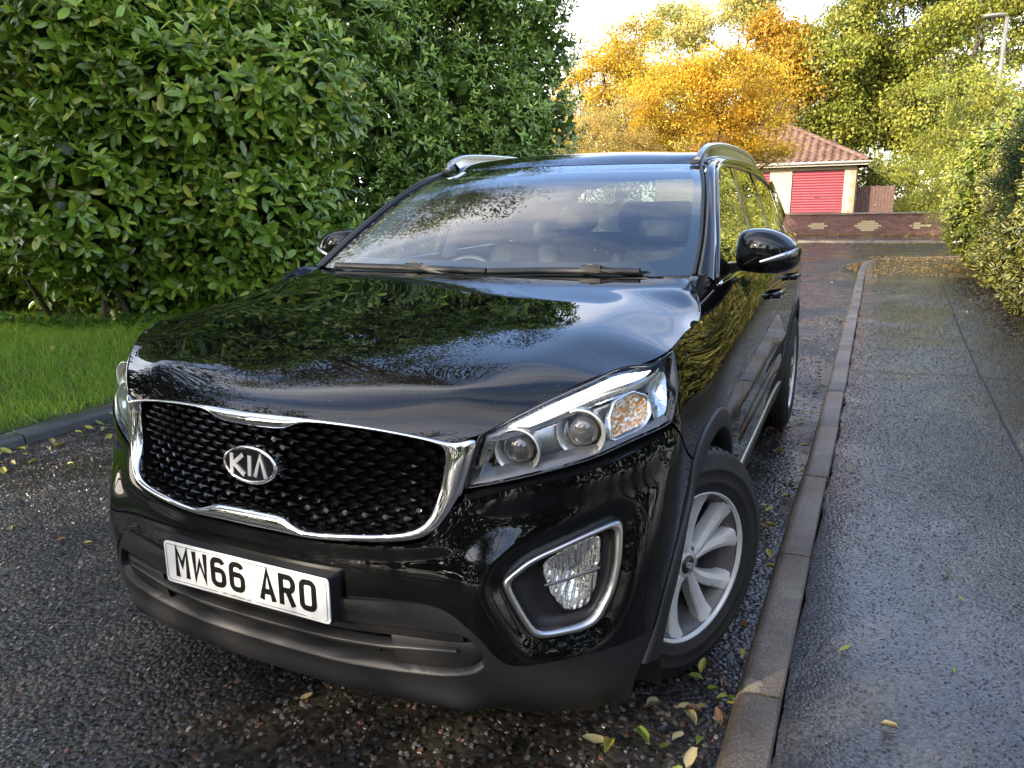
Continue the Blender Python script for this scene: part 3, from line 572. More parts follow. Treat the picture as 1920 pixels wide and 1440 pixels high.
def wing(s):
    Gq = coons(rs(wing_b, 90, False), rs(yz([(y-.006, z) for y, z in DC1]), 40), rs(wing_t, 90, False), rs([(a+.012, b) for a, b in HLR], 40))
    skin('front_wing', MX(wn(Gq[..., 0], Gq[..., 1]), s), PAINT, car, .012, flip=s < 0)
    DC2 = [(2.60, .40), (2.60, .60), (2.585, .82), (2.56, .985), (2.54, 1.067), (2.52, 1.165)]
    Gq = coons(rs(yz([(1.60, .40), (2.1, .40), (2.597, .40)]), 50), rs(yz([(y-.003, z) for y, z in DC2]), 40), rs(yz([(1.455, 1.15), (1.8, 1.152), (2.2, 1.158), (2.517, 1.165)]), 50), rs(yz(DC1), 40))
    rid = -.006*np.exp(-((Gq[..., 1]-.60)/.05)**2)
    fd = skin('front_door', MX(wn(Gq[..., 0], Gq[..., 1], rid), s), PAINT, car, .012, flip=s < 0)
    Gq = coons(rs(yz([(2.603, .40), (3.0, .40), (3.20, .41), (3.24, .50), (3.33, .65), (3.44, .76)]), 50), rs(yz([(3.44, .76), (3.52, .90), (3.55, 1.02), (3.53, 1.10), (3.48, 1.18)]), 40), rs(yz([(2.523, 1.165), (3.0, 1.173), (3.48, 1.18)]), 50), rs(yz([(y+.003, z) for y, z in DC2]), 40))
    rid = -.006*np.exp(-((Gq[..., 1]-.60)/.05)**2)
    rd = skin('rear_door', MX(wn(Gq[..., 0], Gq[..., 1], rid), s), PAINT, car, .012, flip=s < 0)
    q_b = yz([(3.445, .765)]+arcpts(RAC, ACZ, .470, 70, 178, 10)[1:])+yz([(4.30, .37)])
    tail = [(4.86+.1, .37), (5.2, .37), (5.55, .37), (6.1, .37)]
    Gq = coons(rs(q_b+tail, 90, False), rs([(6.1, .37), (6.1, .8), (6.1, 1.2)], 40), rs(yz([(3.485, 1.18), (3.9, 1.19), (4.2, 1.2)])+[(5.2, 1.2), (5.6, 1.2), (6.1, 1.2)], 90), rs(yz([(3.445, .765), (3.525, .90), (3.555, 1.02), (3.535, 1.10), (3.485, 1.18)]), 40))
    skin('rear_quarter', MX(wn(Gq[..., 0], Gq[..., 1]), s), PAINT, car, .012, flip=s < 0)
    # sill: black cladding with a bright strip
    sl = yz([(1.41, .395), (2.0, .395), (2.6, .395), (3.0, .395), (3.26, .395)]); a = rs(sl, 40); mb = MB(); n_ = len(a)
    mb.loft([MX(wn(a[:, 0], np.full(n_, z), o), s) for z, o in ((.398, -.004), (.396, .006), (.35, .012), (.30, .012), (.262, .004))], False, flip=s > 0)
    bt = wn(a[:, 0], np.full(n_, .262), .004); mb.loft([MX(bt, s), MX(bt*[.86, 1, 1]+[0, 0, -.03], s)], False, flip=s > 0); mb.build('sill_cladding', PLASTIC, car)
    mb = MB(); mb.loft([MX(wn(a[:, 0], np.full(n_, z), o), s) for z, o in ((.412, .001), (.410, .009), (.398, .010), (.396, .002))], False, flip=s > 0); mb.build('sill_strip', SATIN, car)
    # wheel arch cladding
    for cy, nm, a0, a1 in ((ACY, 'f', 22, 188), (RAC, 'r', -8, 186)):
        if nm == 'f':
            outr = ARCHF[:1]+[(1.085, .502), (1.1434, .5695), (1.2219, .6372), (1.29, .702), (1.329, .767)]+yz(arcpts(ACY, ACZ, .472, 63, 180, 9)); inr_ = [(ACY-.482, .34), (ACY-.462, .40), (ACY-.435, .46)]+arcpts(ACY, ACZ, .412, 24, 178, 12)
            outr = [(.985, .352)]+outr
        else: outr = yz(arcpts(RAC, ACZ, .472, -2, 180, 14)); inr_ = arcpts(RAC, ACZ, .405, -4, 182, 14)
        oo = rs(outr, 60); ii = np.array(yz(rs(inr_, 60))); mb = MB(); o3 = np.linspace(0, 1, 5)
        L = [MX(wn(*(oo+(ii-oo)*t).T, d), s) for t, d in ((0, -.006), (.02, .004), (.15, .008), (.5, .010), (.86, .012), (1.0, .008))]; last = wn(*ii.T, .008)
        L += [MX(last*[1, 1, 1]-[.05, 0, 0], s), MX(last-[.16, 0, 0], s)]; mb.loft(L, False, flip=s > 0); mb.build('wheel_arch_cladding', PLASTIC, car)
        # liner
        al = np.linspace(-25, 205, 30); mb = MB(); c0 = [(.0, 0)]; arcl = lambda x: [(x*s, cy-.425*math.cos(R(t)), ACZ+.425*math.sin(R(t))) for t in al]
        mb.loft([arcl(.90), arcl(.75), arcl(.55)], False, flip=s > 0)
        ctr = [(.55*s, cy, ACZ)]*30; mb.loft([arcl(.55), ctr], False, flip=s > 0); mb.build('wheel_arch_liner', PLASTIC2, car)
    # door handles
    for y0, par in ((2.36, fd), (3.20, rd)):
        hn = empty('door_handle', (0, 0, 0), car); pts = [wn(np.array([u_at(y0+d, 1.015)]), np.array([1.015+.004*d]), o)[0] for d, o in ((-.09, .004), (-.075, .028), (-.03, .038), (.03, .040), (.075, .030), (.09, .004))]
        sp = rs(pts, 24); mb = MB(); T = np.gradient(sp, axis=0); loops = []
        for k, p_ in enumerate(sp):
            w_ = .011+.008*math.sin(math.pi*k/23); loops.append([MX(p_+np.array([dx*.010, 0, dz*w_]), s) for dx, dz in ((-.5, -1), (.4, -.9), (.9, -.3), (.9, .4), (.4, .95), (-.5, 1))])
        mb.loft(loops, True, flip=s < 0); mb.build('handle_grip', PAINT, hn)
        mb = MB(); mb.loft([MX(q_*[1, 1, 1]+np.array([.011, 0, -.008]), s) for q_ in [sp[3:21]]]+[MX(sp[3:21]+np.array([.013, 0, .001]), s)], False, flip=s < 0); mb.build('handle_trim', CHROME, hn)
both(wing)
# dark inner shell behind the panel gaps
def shell(s):
    us = np.linspace(1.05, 5.1, 60); zs = np.linspace(.30, 1.0, 14); A_, B_ = np.meshgrid(us, zs, indexing='ij'); Pq = wn(A_, B_, -.045)
    msk_ = np.ones((59, 13), bool); cy_ = Pq[:-1, :-1]
    for c_ in (ACY, RAC): msk_ &= np.hypot(cy_[..., 1]-c_, cy_[..., 2]-ACZ) > .47
    skin('inner_shell', MX(Pq, s), PLASTIC2, car, 0, flip=s < 0, mask=msk_)
both(shell)
# --- greenhouse
def gx(y, z):
    d = z-1.18; return .842-.30*d-.22*d*d-.015*np.clip((y-3.2)/1.0, 0, 2)**2
def wsrow(yc, zc, xe, ye, ze): return [(xe*t, yc+(ye-yc)*(t*t), zc+(ze-zc)*t*t) for t in (0, .36, .72, 1.0)]
WSN = Surf([0, .25, .5, .75, 1.0], [0, .36, .72, 1.0], [wsrow(1.300, 1.172, .778, 1.362, 1.188), wsrow(1.475, 1.300, .758, 1.550, 1.295), wsrow(1.662, 1.408, .725, 1.740, 1.400), wsrow(1.872, 1.513, .682, 1.950, 1.503), wsrow(2.108, 1.592, .622, 2.175, 1.583)])
vv, uu_ = np.meshgrid(np.linspace(0, 1, 40), np.linspace(0, 1, 30), indexing='ij'); WSG = WSN(vv, uu_); WSF = np.concatenate([MX(WSG[:, :0:-1], -1), WSG], 1)
skin('windscreen', WSF, WGLASS, car, 0, flip=True)
# dark printed border just under the glass
def off_in(G_, d):
    n_ = np.cross(np.gradient(G_, axis=0), np.gradient(G_, axis=1)); n_ /= np.linalg.norm(n_, axis=-1)[..., None]; return G_+n_*d
def border_loop(inner_):
    L = []
    for t in np.linspace(0, 2*np.pi, 240, endpoint=False):
        c_, s_ = math.cos(t), math.sin(t); lo_, hi_ = 0., 2.
        for _ in range(40):
            m_ = (lo_+hi_)/2; u_, v_ = m_*c_, m_*s_*.5
            ok = (abs(u_)/.945)**14+(abs(v_-.025)/.425)**9 < 1 if inner_ else (abs(u_) < .999 and abs(v_) < .4995)
            lo_, hi_ = (m_, hi_) if ok else (lo_, m_)
        u_, v_ = lo_*c_, lo_*s_*.5+.5; p_ = WSN(np.array([v_]), np.array([abs(u_)]))[0]; L.append(p_*[1 if u_ >= 0 else -1, 1, 1]+np.array([0, .46, -.89])*.004)
    return np.array(L)
lo_, li_ = border_loop(False), border_loop(True); mb = MB(); mb.loft([lo_, lo_*.67+li_*.33, lo_*.33+li_*.67, li_], True); mb.build('windscreen_border', GLOSSBLK, car)
# roof
RFN = Surf([0, .12, .3, .55, .8, 1], [0, .4, .75, .92, 1.0], [[(0, 2.118, 1.5955), (.24, 2.128, 1.594), (.46, 2.158, 1.590), (.560, 2.180, 1.587), (.608, 2.196, 1.583)], [(0, 2.30, 1.647), (.26, 2.30, 1.645), (.49, 2.31, 1.635), (.61, 2.32, 1.622), (.655, 2.33, 1.604)], [(0, 2.65, 1.679), (.27, 2.65, 1.676), (.51, 2.65, 1.661), (.63, 2.65, 1.643), (.675, 2.65, 1.618)], [(0, 3.2, 1.688), (.27, 3.2, 1.684), (.51, 3.2, 1.667), (.63, 3.2, 1.647), (.675, 3.2, 1.620)], [(0, 3.8, 1.668), (.26, 3.8, 1.664), (.49, 3.8, 1.648), (.605, 3.8, 1.628), (.652, 3.8, 1.602)], [(0, 4.38, 1.618), (.25, 4.37, 1.613), (.46, 4.34, 1.598), (.565, 4.31, 1.575), (.61, 4.30, 1.55)]])
vv, uu_ = np.meshgrid(np.linspace(0, 1, 60), np.linspace(0, 1, 36), indexing='ij'); RG = RFN(vv, uu_); skin('roof', np.concatenate([MX(RG[:, :0:-1], -1), RG], 1), PAINT, car, .01, flip=True)
# pillars and side windows on the tumblehome
def gpt(y, z, o=0.): return np.array([gx(y, z)+o, y, z])
GF = [(1.405, 1.174), (1.54, 1.25), (1.66, 1.32), (1.80, 1.40), (1.96, 1.48), (2.09, 1.542)]            # front edge of the side glass
GT = [(2.09, 1.542), (2.22, 1.567), (2.40, 1.580), (2.7, 1.585), (3.1, 1.578), (3.5, 1.556), (3.85, 1.515)]
GBt = [(1.405, 1.165), (1.9, 1.165), (2.5, 1.178), (3.1, 1.188), (3.6, 1.20)]
def side(s):
    # A pillar, from the windscreen edge to the door frame
    n_ = 44; we = WSG[:, -1]; wl = rs(we, n_); gf = rs([gpt(y-.012, z+.004, .004) for y, z in [(1.385, 1.160)]+GF[1:]+[(2.20, 1.574), (2.33, 1.590)]], n_); mid = (wl+gf)/2+np.array([.010, -.012, .010])
    q1 = wl*.75+gf*.25+np.array([.008, -.010, .008]); q3 = wl*.25+gf*.75+np.array([.008, -.009, .007])
    G_ = np.stack([wl+[.003, 0, -.002], q1, mid, q3, gf], 1); Gs = np.stack([rs(G_[i], 14) for i in range(n_)]); skin('windscreen_pillar', MX(Gs, s), PAINT, car, .006, flip=s > 0)
    mb = MB(); mb.tube(MX(we+[.0, -.002, .003], s), .007, 6); mb.build('windscreen_seal', RUBBER, car)
    # cantrail above the side glass
    rl = np.array([RG[i, -1] for i in range(60)]); tp = rs(rl, 60); lw = rs([gpt(y, z, .004) for y, z in [(2.20, 1.572), (2.40, 1.586), (2.7, 1.591), (3.1, 1.584), (3.5, 1.562), (3.85, 1.522), (4.28, 1.40)]], 60)
    G_ = np.stack([tp, tp*.6+lw*.4+[.012, 0, .006], tp*.25+lw*.75+[.008, 0, .002], lw], 1); Gs = np.stack([rs(G_[i], 10) for i in range(60)]); skin('cantrail', MX(Gs, s), PAINT, car, .006, flip=s > 0)
    # glass panes with black frame strips
    def pane(name, front, rear, bot_, top_, mat, o, par, skirt=0.):
        f_, r_, b_, t_ = [rs([gpt(y, z, 0)[1:] for y, z in l], k) for l, k in ((front, 20), (rear, 20), (bot_, 30), (top_, 30))]
        q = coons(b_, r_, t_, f_); G3 = np.stack([gx(q[..., 0], q[..., 1])+o, q[..., 0], q[..., 1]], -1); return skin(name, MX(G3, s), mat, par, skirt, flip=s < 0)
    pane('side_window', GF, [(2.44, 1.178), (2.49, 1.35), (2.535, 1.581)], [(1.405, 1.174), (1.9, 1.170), (2.44, 1.178)], [(2.09, 1.542), (2.22, 1.564), (2.40, 1.577), (2.535, 1.581)], FGLASS, 0, car)
    pane('side_window', [(2.53, 1.180), (2.575, 1.35), (2.61, 1.581)], [(3.10, 1.188), (3.12, 1.35), (3.13, 1.575)], [(2.53, 1.180), (2.8, 1.184), (3.10, 1.188)], [(2.61, 1.581), (2.9, 1.581), (3.13, 1.575)], SGLASS, 0, car)
    pane('quarter_window', [(3.16, 1.19), (3.18, 1.35), (3.19, 1.572)], [(3.75, 1.21), (3.85, 1.35), (3.86, 1.505)], [(3.16, 1.19), (3.5, 1.2), (3.75, 1.21)], [(3.19, 1.572), (3.5, 1.552), (3.86, 1.505)], SGLASS, 0, car)
    for a, b in (((2.435, 1.165), (2.53, 1.585)), ((2.525, 1.165), (2.615, 1.585)), ((3.095, 1.175), (3.195, 1.575))):
        pane('pillar_strip', [(a[0], a[1]), ((a[0]+b[0])/2-.03, 1.37), (b[0]-.005, b[1])], [(a[0]+.085, a[1]), ((a[0]+b[0])/2+.045, 1.37), (b[0]+.075, b[1])], [(a[0], a[1]), (a[0]+.04, a[1]), (a[0]+.085, a[1])], [(b[0]-.005, b[1]), (b[0]+.035, b[1]), (b[0]+.075, b[1])], GLOSSBLK, .003, car, .004)
    # rear pillar body
    pane('rear_pillar', [(3.76, 1.20), (3.86, 1.35), (3.87, 1.52)], [(4.42, 1.20), (4.40, 1.35), (4.30, 1.55)], [(3.76, 1.20), (4.1, 1.2), (4.42, 1.20)], [(3.87, 1.52), (4.1, 1.54), (4.30, 1.55)], PAINT, .006, car, .004)
    # frame round the glass
    fr = MB(); fl = [gpt(y, z, .004) for y, z in GF+GT[1:]]; fr.tube(MX(rs(fl, 60), s), .009, 6); fr.build('window_frame', GLOSSBLK, car)
    bl_ = MB(); b3 = rs([gpt(y, z-.008, .006) for y, z in GBt], 40); bl_.tube(MX(b3, s), .008, 6); bl_.build('belt_moulding', CHROME, car)
    # shoulder between door top and glass
    dt = [wn(np.array([u_at(y, z)]), np.array([z]))[0] for y, z in ((1.42, 1.152), (1.8, 1.150), (2.2, 1.157), (2.517, 1.164), (3.0, 1.172), (3.5, 1.18), (4.2, 1.2))]; d1 = rs(dt, 60); d2 = rs([gpt(y, z, -.002) for y, z in ((1.40, 1.16), (1.8, 1.163), (2.2, 1.17), (2.517, 1.177), (3.0, 1.185), (3.5, 1.195), (4.2, 1.215))], 60)
    mb = MB(); mb.loft([MX(d1, s), MX(d2, s)], False, flip=s < 0); mb.build('door_shoulder', PAINT, car)
    # cowl corner: black trim and body filler between bonnet, wing and pillar
    A_ = np.array(rs([(.858, 1.078, 1.104), (.838, 1.158, 1.135), (.805, 1.235, 1.162), (.770, 1.320, 1.182), (.776, 1.36, 1.19)], 16)); B_ = np.array([W(np.array([u_at(y, z)]), np.array([z]))[0] for y, z in rs([(1.084, 1.107), (1.14, 1.140), (1.19, 1.168), (1.28, 1.193), (1.37, 1.19)], 16)]); B_[-1] = B_[-1]
    mb = MB(); mb.loft([MX(A_, s), MX((A_+B_)/2+[0, 0, .004], s), MX(B_, s)], False, flip=s > 0); mb.build('cowl_corner', PAINT, car)
    # rail
    rr = empty('roof_rail', (0, 0, 0), car); base = [(.612, 2.16, 1.598), (.618, 2.21, 1.630), (.624, 2.29, 1.655), (.632, 2.42, 1.670), (.638, 2.7, 1.682), (.638, 3.1, 1.685), (.63, 3.5, 1.678), (.612, 3.85, 1.660), (.60, 4.02, 1.642), (.595, 4.10, 1.625)]
    sp = rs(base, 60); loops = []
    for i_, p_ in enumerate(sp):
        k = 1 if 4 < i_ < 55 else .9; w_, h_ = .014*k, .013*k
        loops.append([MX(p_+np.array([a*w_, 0, b*h_]), s) for a, b in ((-1, -.7), (-1, .5), (-.55, 1), (.55, 1), (1, .5), (1, -.7))])
    mb = MB(); mb.loft(loops, True, flip=s < 0); mb.add(loops[0], [tuple(range(6))]); autosmooth(mb.build('rail_bar', SATIN, rr), 40)
    foot = [loops[0], [q*np.array([1, 1, 1])+np.array([0, -.055, -.022]) for q in loops[0]]]; foot = [np.array(loops[4]), np.array(loops[1]), np.array(loops[0])+[0, -.045, -.012]]; mb = MB()
    skn = np.array([RFN(np.interp(p_[1], [2.16, 2.65, 3.2, 3.8, 4.3], [0.02, .3, .55, .8, 1]), .93)[0] for p_ in sp[3:57]])
    mb.loft([[MX(np.array([q[0]-.009*0-.006, q[1], q[2]+.0]), s) for q in skn], [MX(q+np.array([-.008, 0, -.01]), s) for q in sp[3:57]]], False); mb.loft([[MX(q+np.array([.012, 0, -.01]), s) for q in skn], [MX(q+np.array([.010, 0, -.01]), s) for q in sp[3:57]]], False); mb.build('rail_web', SATIN, rr)
    mb = MB(); mb.box(MX((.606, 2.168, 1.598), s), (.040, .07, .012), rot=np.array(Matrix.Rotation(R(24), 3, 'X'))); bevel(mb.build('rail_foot', PLASTIC, rr), .003)
both(side)
# tail glass
mb = MB(); mb.loft([[(-.60, 4.30, 1.56), (0, 4.39, 1.605), (.60, 4.30, 1.56)], [(-.72, 4.50, 1.20), (0, 4.74, 1.20), (.72, 4.50, 1.20)]], False); mb.build('tailgate_window', SGLASS, car)
# --- cowl, wipers
mb = MB(); xs2 = np.linspace(-.80, .80, 40); hr = lambda x: HOOD(np.ones(1)*.985, np.array([abs(x)/.76 if abs(x) < .76 else 1.]))[0]
mb.loft([[(x, hr(x)[1]-.03, hr(x)[2]-.034) for x in xs2], [(x, 1.30+.13*x*x, 1.145) for x in xs2], [(x, 1.34+.13*x*x, 1.165) for x in xs2]], False); mb.build('cowl_panel', PLASTIC, car)
def wsp(x, v, o):
    u = abs(x)/float(np.interp(v, [0, .25, .5, .75, 1], [.778, .758, .725, .682, .622])); p_ = WSN(np.array([v]), np.array([u]))[0]; return np.array([x, p_[1], p_[2]])+np.array([0, -.46, .89])*o
def wiper(piv, xa, xb, va, vb, knee):
    wp = empty('wiper', (0, 0, 0), car)
    blade = np.array([wsp(x, v, .014) for x, v in zip(np.linspace(xa, xb, 30), np.linspace(va, vb, 30)+.010*np.sin(np.linspace(0, np.pi, 30)))]); mb = MB()
    mb.loft([[p_+np.array(q) for q in ((0, -.016, -.010), (0, -.010, .008), (0, .004, .012), (0, .010, .002), (0, .002, -.014))] for p_ in blade], True); mb.build('wiper_blade', RUBBER, wp)
    k = blade[knee]; p0 = np.array(piv); pts = rs([p0, p0+[0, .01, .026], p0*.6+k*.4+[0, -.004, .030], k+[0, -.006, .020]], 20); mb = MB()
    mb.loft([[p_+np.array([a*w_, b*w_*.8, c*.009]) for a, b, c in ((-1, -1, -1), (1, -1, -1), (1, 1, .3), (0, 0, 1), (-1, 1, .3))] for p_, w_ in zip(pts, np.linspace(.016, .009, 20))], True); mb.build('wiper_arm', RUBBER, wp)
    mb = MB(); mb.loft([[k+np.array([dx, b, c]) for b, c in ((-.014, -.006), (-.014, .012), (-.005, .020), (.008, .017), (.012, .002))] for dx in (-.035, -.025, 0, .025, .04)], True); autosmooth(mb.build('wiper_joint', PLASTIC, wp))
    mb = MB(); mb.lathe([(.0, .034), (.014, .032), (.018, .02), (.018, -.02)], 16, np.array([[0, 1, 0, p0[0]], [0, 0, 1, p0[1]], [1, 0, 0, p0[2]], [0, 0, 0, 1]], float)); mb.build('wiper_pivot', PLASTIC, wp)
wiper((-.05, 1.295, 1.132), -.69, .03, .000, .012, 16)
wiper((.66, 1.355, 1.140), .04, .60, .010, .012, 20)
# --- mirrors
def mirror(s):
    m_ = empty('wing_mirror', (0, 0, 0), car)
    # housing cross sections from root to tip
    secs = [(.855, 1.79, 1.178, .050, 1.292), (.875, 1.765, 1.172, .105, 1.318), (.93, 1.752, 1.166, .125, 1.330), (.99, 1.752, 1.164, .125, 1.322), (1.04, 1.762, 1.172, .105, 1.298), (1.068, 1.778, 1.190, .080, 1.272), (1.080, 1.795, 1.215, .045, 1.250)]
    loops = []; an_ = np.linspace(0, 2*np.pi, 28, endpoint=False)
    for x, yb, z0, d, z1 in secs:
        zc, hz = (z0+z1)/2, (z1-z0)/2; lp = []
        for t in an_:
            c_, s_ = math.cos(t), math.sin(t); yy = yb+(-d*.9 if c_ > 0 else -.0)*abs(c_)**.75+(.04*abs(c_)**.3 if c_ < 0 else 0); lp.append((x*s, yy, zc+hz*np.sign(s_)*abs(s_)**.80))
        loops.append(lp)
    A_ = np.array(loops); fine = np.stack([rs(A_[:, j], 26) for j in range(28)], 1); mb = MB(); mb.loft(list(fine), True, flip=s < 0); mb.add(fine[0], [tuple(range(28))[::-1]]); mb.add(fine[-1], [tuple(range(28))]); mb.build('mirror_housing', PAINT, m_)
    # lower cap, dark line and indicator strip
    front = lambda x, z: (lambda i: None)(0)
    def fpt(x, z, o):
        i_ = np.argmin(abs(fine[:, 0, 0]*s-x)); row = fine[i_]; fr_ = row[np.r_[21:28, 0:8]]; k = np.argmin(abs(fr_[:, 2]-z)); return np.array([x*s, float(np.interp(z, fr_[:, 2], fr_[:, 1]))-o, z])
    xs3 = np.linspace(.955, 1.074, 18); mb = MB(); zz_ = np.linspace(1.213, 1.247, 18); hw = np.linspace(.006, .014, 18)
    mb.loft([[fpt(x, z-h, .001) for x, z, h in zip(xs3, zz_, hw)], [fpt(x, z-h*.5, .007) for x, z, h in zip(xs3, zz_, hw)], [fpt(x, z+h*.5, .007) for x, z, h in zip(xs3, zz_, hw)], [fpt(x, z+h, .001) for x, z, h in zip(xs3, zz_, hw)]], False, flip=s < 0); mb.build('indicator_strip', SATIN, m_)
    arm = MB(); arm.loft([[MX((x, y+a, z+b), s) for a, b in ((-.035, -.018), (-.035, .014), (.03, .016), (.03, -.02))] for x, y, z in ((.80, 1.66, 1.192), (.84, 1.70, 1.190), (.88, 1.735, 1.192), (.95, 1.76, 1.188))], True, flip=s < 0); autosmooth(arm.build('mirror_arm', GLOSSBLK, m_))
    mb = MB(); mb.prism([(a*.9, b*.9) for a, b in rrect(.085, .06, .03)], (-s, 0, 0), (0, 0, 1), MX((.965, 1.79, 1.245), s), .004); mb.build('mirror_glass', CHROME, m_)
    mb = MB(); mb.loft([[MX(gpt(y, z, o), s) for y, z in rs([(1.40, 1.165), (1.42, 1.19), (1.52, 1.245), (1.66, 1.20), (1.64, 1.15), (1.5, 1.14)], 20, False)] for o in (.0, .010)], True, flip=s < 0); mb.add([MX(gpt(y, z, .010), s) for y, z in rs([(1.40, 1.165), (1.42, 1.19), (1.52, 1.245), (1.66, 1.20), (1.64, 1.15), (1.5, 1.14)], 20, False)], [tuple(range(20))]); mb.build('mirror_base', GLOSSBLK, m_)
both(mirror)
# --- wheels
def wheel(cx, cy, s, steer):
    w_ = empty('wheel', (cx*s, cy, ACZ), car); w_.rotation_euler = (0, 0, R(steer))
    RT = .368
    def lath(prof, seg, name, mat, par):
        mb = MB(); mb.lathe(prof, seg); V = np.concatenate(mb.V)*[s, 1, 1]; return obj(name, V, [f[::-1] for f in mb.F] if s > 0 else mb.F, mat, par)
    prof = [(.222, .098), (.232, .110), (.245, .1155), (.262, .1185), (.264, .1200), (.270, .1200), (.272, .1190), (.300, .1198), (.302, .1212), (.308, .1210), (.310, .1190), (.330, .1120), (.345, .1030), (.352, .098), (.356, .094)]
    tread = []
    for h in np.linspace(.094, -.094, 24):
        g = .0 if min(abs(h-q) for q in (-.055, -.02, .02, .055)) > .005 else .009; tread.append((RT-.004-.010*(abs(h)/.094)**3-g, h))
    ty = lath(prof+tread+[(r_, -h) for r_, h in prof[::-1]], 72, 'tyre', TYRE, w_); autosmooth(ty, 50)
    mb = MB()   # shoulder blocks
    for k in range(64):
        t = 2*np.pi*k/64; ca, sa = math.cos(t), math.sin(t); ca2, sa2 = math.cos(t+.06), math.sin(t+.06)
        q = [(s*.104, .346), (s*.085, .3615), (s*.060, .3655), (s*.060, .355), (s*.098, .343)]; lp = [[(h, r_*c_, r_*s_) for h, r_ in q] for c_, s_ in ((ca, sa), (ca2, sa2))]; mb.loft(lp, True); mb.add(lp[0], [(0, 1, 2, 3, 4)]); mb.add(lp[1], [(4, 3, 2, 1, 0)])
    mb.build('tread_blocks', TYRE, w_, False)
    lath([(.225, .096), (.231, .106), (.2345, .110), (.232, .1135), (.2275, .112), (.2245, .104), (.223, .094)], 72, 'rim_flange', RIM, w_)
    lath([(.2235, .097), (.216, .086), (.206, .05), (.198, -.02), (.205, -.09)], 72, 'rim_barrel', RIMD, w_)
    lath([(.0005, .082), (.030, .082), (.034, .080), (.052, .076), (.068, .066), (.072, .04), (.072, .0)], 40, 'wheel_hub', RIM, w_)
    ctr = lath([(.0005, .086), (.026, .086), (.029, .083), (.030, .07)], 32, 'centre_cap', GLOSSBLK, w_)
    mb = MB(); write(mb, [[(a*.022, b*.017) for a, b in q] for q in KIA], .0038, (s*.0862, 0, 0), (0, -s*-.0-1*s*.0+s*1.0*-1*-1, 0) if False else (0, s*1.0, 0), (0, 0, 1), (s, 0, 0), .0006); lt = mb.build('cap_letters', CHROMELET, w_); lt.rotation_euler = (R(150 if s > 0 else -150), 0, 0)
    for k in range(5):
        for sg in (-1, 1):
            a0 = 2*np.pi*k/5+R(20); loops = []
            for t in np.r_[np.linspace(0, .8, 10), .86, .92, .96, 1]:
                r_ = .040+(.2265-.040)*t; ang = a0+sg*(R(5)+R(12.5)*t**.9)+R(4)*t*t; hw = .0165+.0105*t+.010*max(0, t-.8)/.2; ht = .078-.012*math.sin(math.pi*t*.9)+.024*t; er = np.array([0, math.cos(ang), math.sin(ang)]); et = np.array([0, -math.sin(ang), math.cos(ang)]); ex = np.array([1., 0, 0])
                loops.append([er*r_+et*q*hw+ex*(ht+b) for q, b in ((-1, -.040), (-1, -.006), (-.80, .0), (.15*sg, .004), (.80, -.003), (1, -.012), (1, -.040))])
            mb = MB(); mb.loft(loops, True); V = np.concatenate(mb.V)*[s, 1, 1]; autosmooth(obj('spoke', V, [f if s < 0 else f[::-1] for f in mb.F], RIM, w_), 30)
    for k in range(5):
        a0 = 2*np.pi*k/5+R(56); M = np.eye(4); M[:3, 3] = (.058, .048*math.cos(a0), .048*math.sin(a0)); mb = MB(); mb.lathe([(.0005, .020), (.008, .020), (.010, .016), (.010, 0)], 6, M); V = np.concatenate(mb.V)*[s, 1, 1]; obj('wheel_nut', V, mb.F if s < 0 else [f[::-1] for f in mb.F], SATIN, w_, False)
    lath([(.06, .012), (.155, .012), (.157, .0), (.155, -.012)], 48, 'brake_disc', DISC, w_)
    lath([(.16, -.02), (.20, -.03), (.19, -.06), (.0005, -.06)], 24, 'brake_backing', PLASTIC2, w_)
for s in (1, -1):
    wheel(.812, ACY, s, -26); wheel(.832, RAC, s, 0)
# --- interior
def soft(name, secs, mat, parent, n=20):
    mb = MB(); lps = []
    for c_, w_, d_, ax_ in secs: lps.append([np.array(c_)+np.array([w_*np.sign(math.cos(t))*abs(math.cos(t))**.5, 0, 0])+np.array(ax_)*d_*np.sign(math.sin(t))*abs(math.sin(t))**.5 for t in np.linspace(0, 2*np.pi, n, endpoint=False)])
    mb.loft(lps, True); mb.add(lps[0], [tuple(range(n))[::-1]]); mb.add(lps[-1], [tuple(range(n))]); return mb.build(name, mat, parent)
def seat(x, y, w=.25):
    st = empty('seat', (0, 0, 0), car)
    soft('seat_cushion', [((x, y-.30, .60), w*.9, .05, (0, 0, 1)), ((x, y-.25, .62), w, .08, (0, 0, 1)), ((x, y+.15, .58), w, .08, (0, 0, 1))], SEATM, st)
    soft('backrest', [((x, y+.15, .58), w*.92, .09, (0, .95, .3)), ((x, y+.22, .82), w, .08, (0, .95, .3)), ((x, y+.30, 1.10), w*.95, .06, (0, .95, .3)), ((x, y+.34, 1.22), w*.72, .04, (0, .95, .3))], SEATM, st)
    soft('headrest', [((x, y+.34, 1.25), .10, .045, (0, .95, .3)), ((x, y+.345, 1.28), .135, .055, (0, .95, .3)), ((x, y+.37, 1.38), .135, .05, (0, .95, .3)), ((x, y+.38, 1.42), .11, .03, (0, .95, .3))], SEATM, st)
for x in (-.38, .38): seat(x, 2.25)
for x in (-.42, 0, .42): seat(x, 3.15, .21)
mb = MB(); mb.loft([[(x, 1.36+.16*x*x+.05, 1.155) for x in xs2*.93], [(x, 1.60+.10*x*x, 1.135) for x in xs2*.93], [(x, 1.72, 1.11) for x in xs2*.93], [(x, 1.78, 1.02) for x in xs2*.93], [(x, 1.74, .75) for x in xs2*.93]], False); mb.build('dashboard', DASH, car)
sw = empty('steering_wheel', (0, 0, 0), car); mb = MB(); ctr = np.array([-.38, 1.87, 1.02]); e1 = np.array([1., 0, 0]); e2 = np.array([0, .42, .907]); tt = np.linspace(0, 2*np.pi, 41)
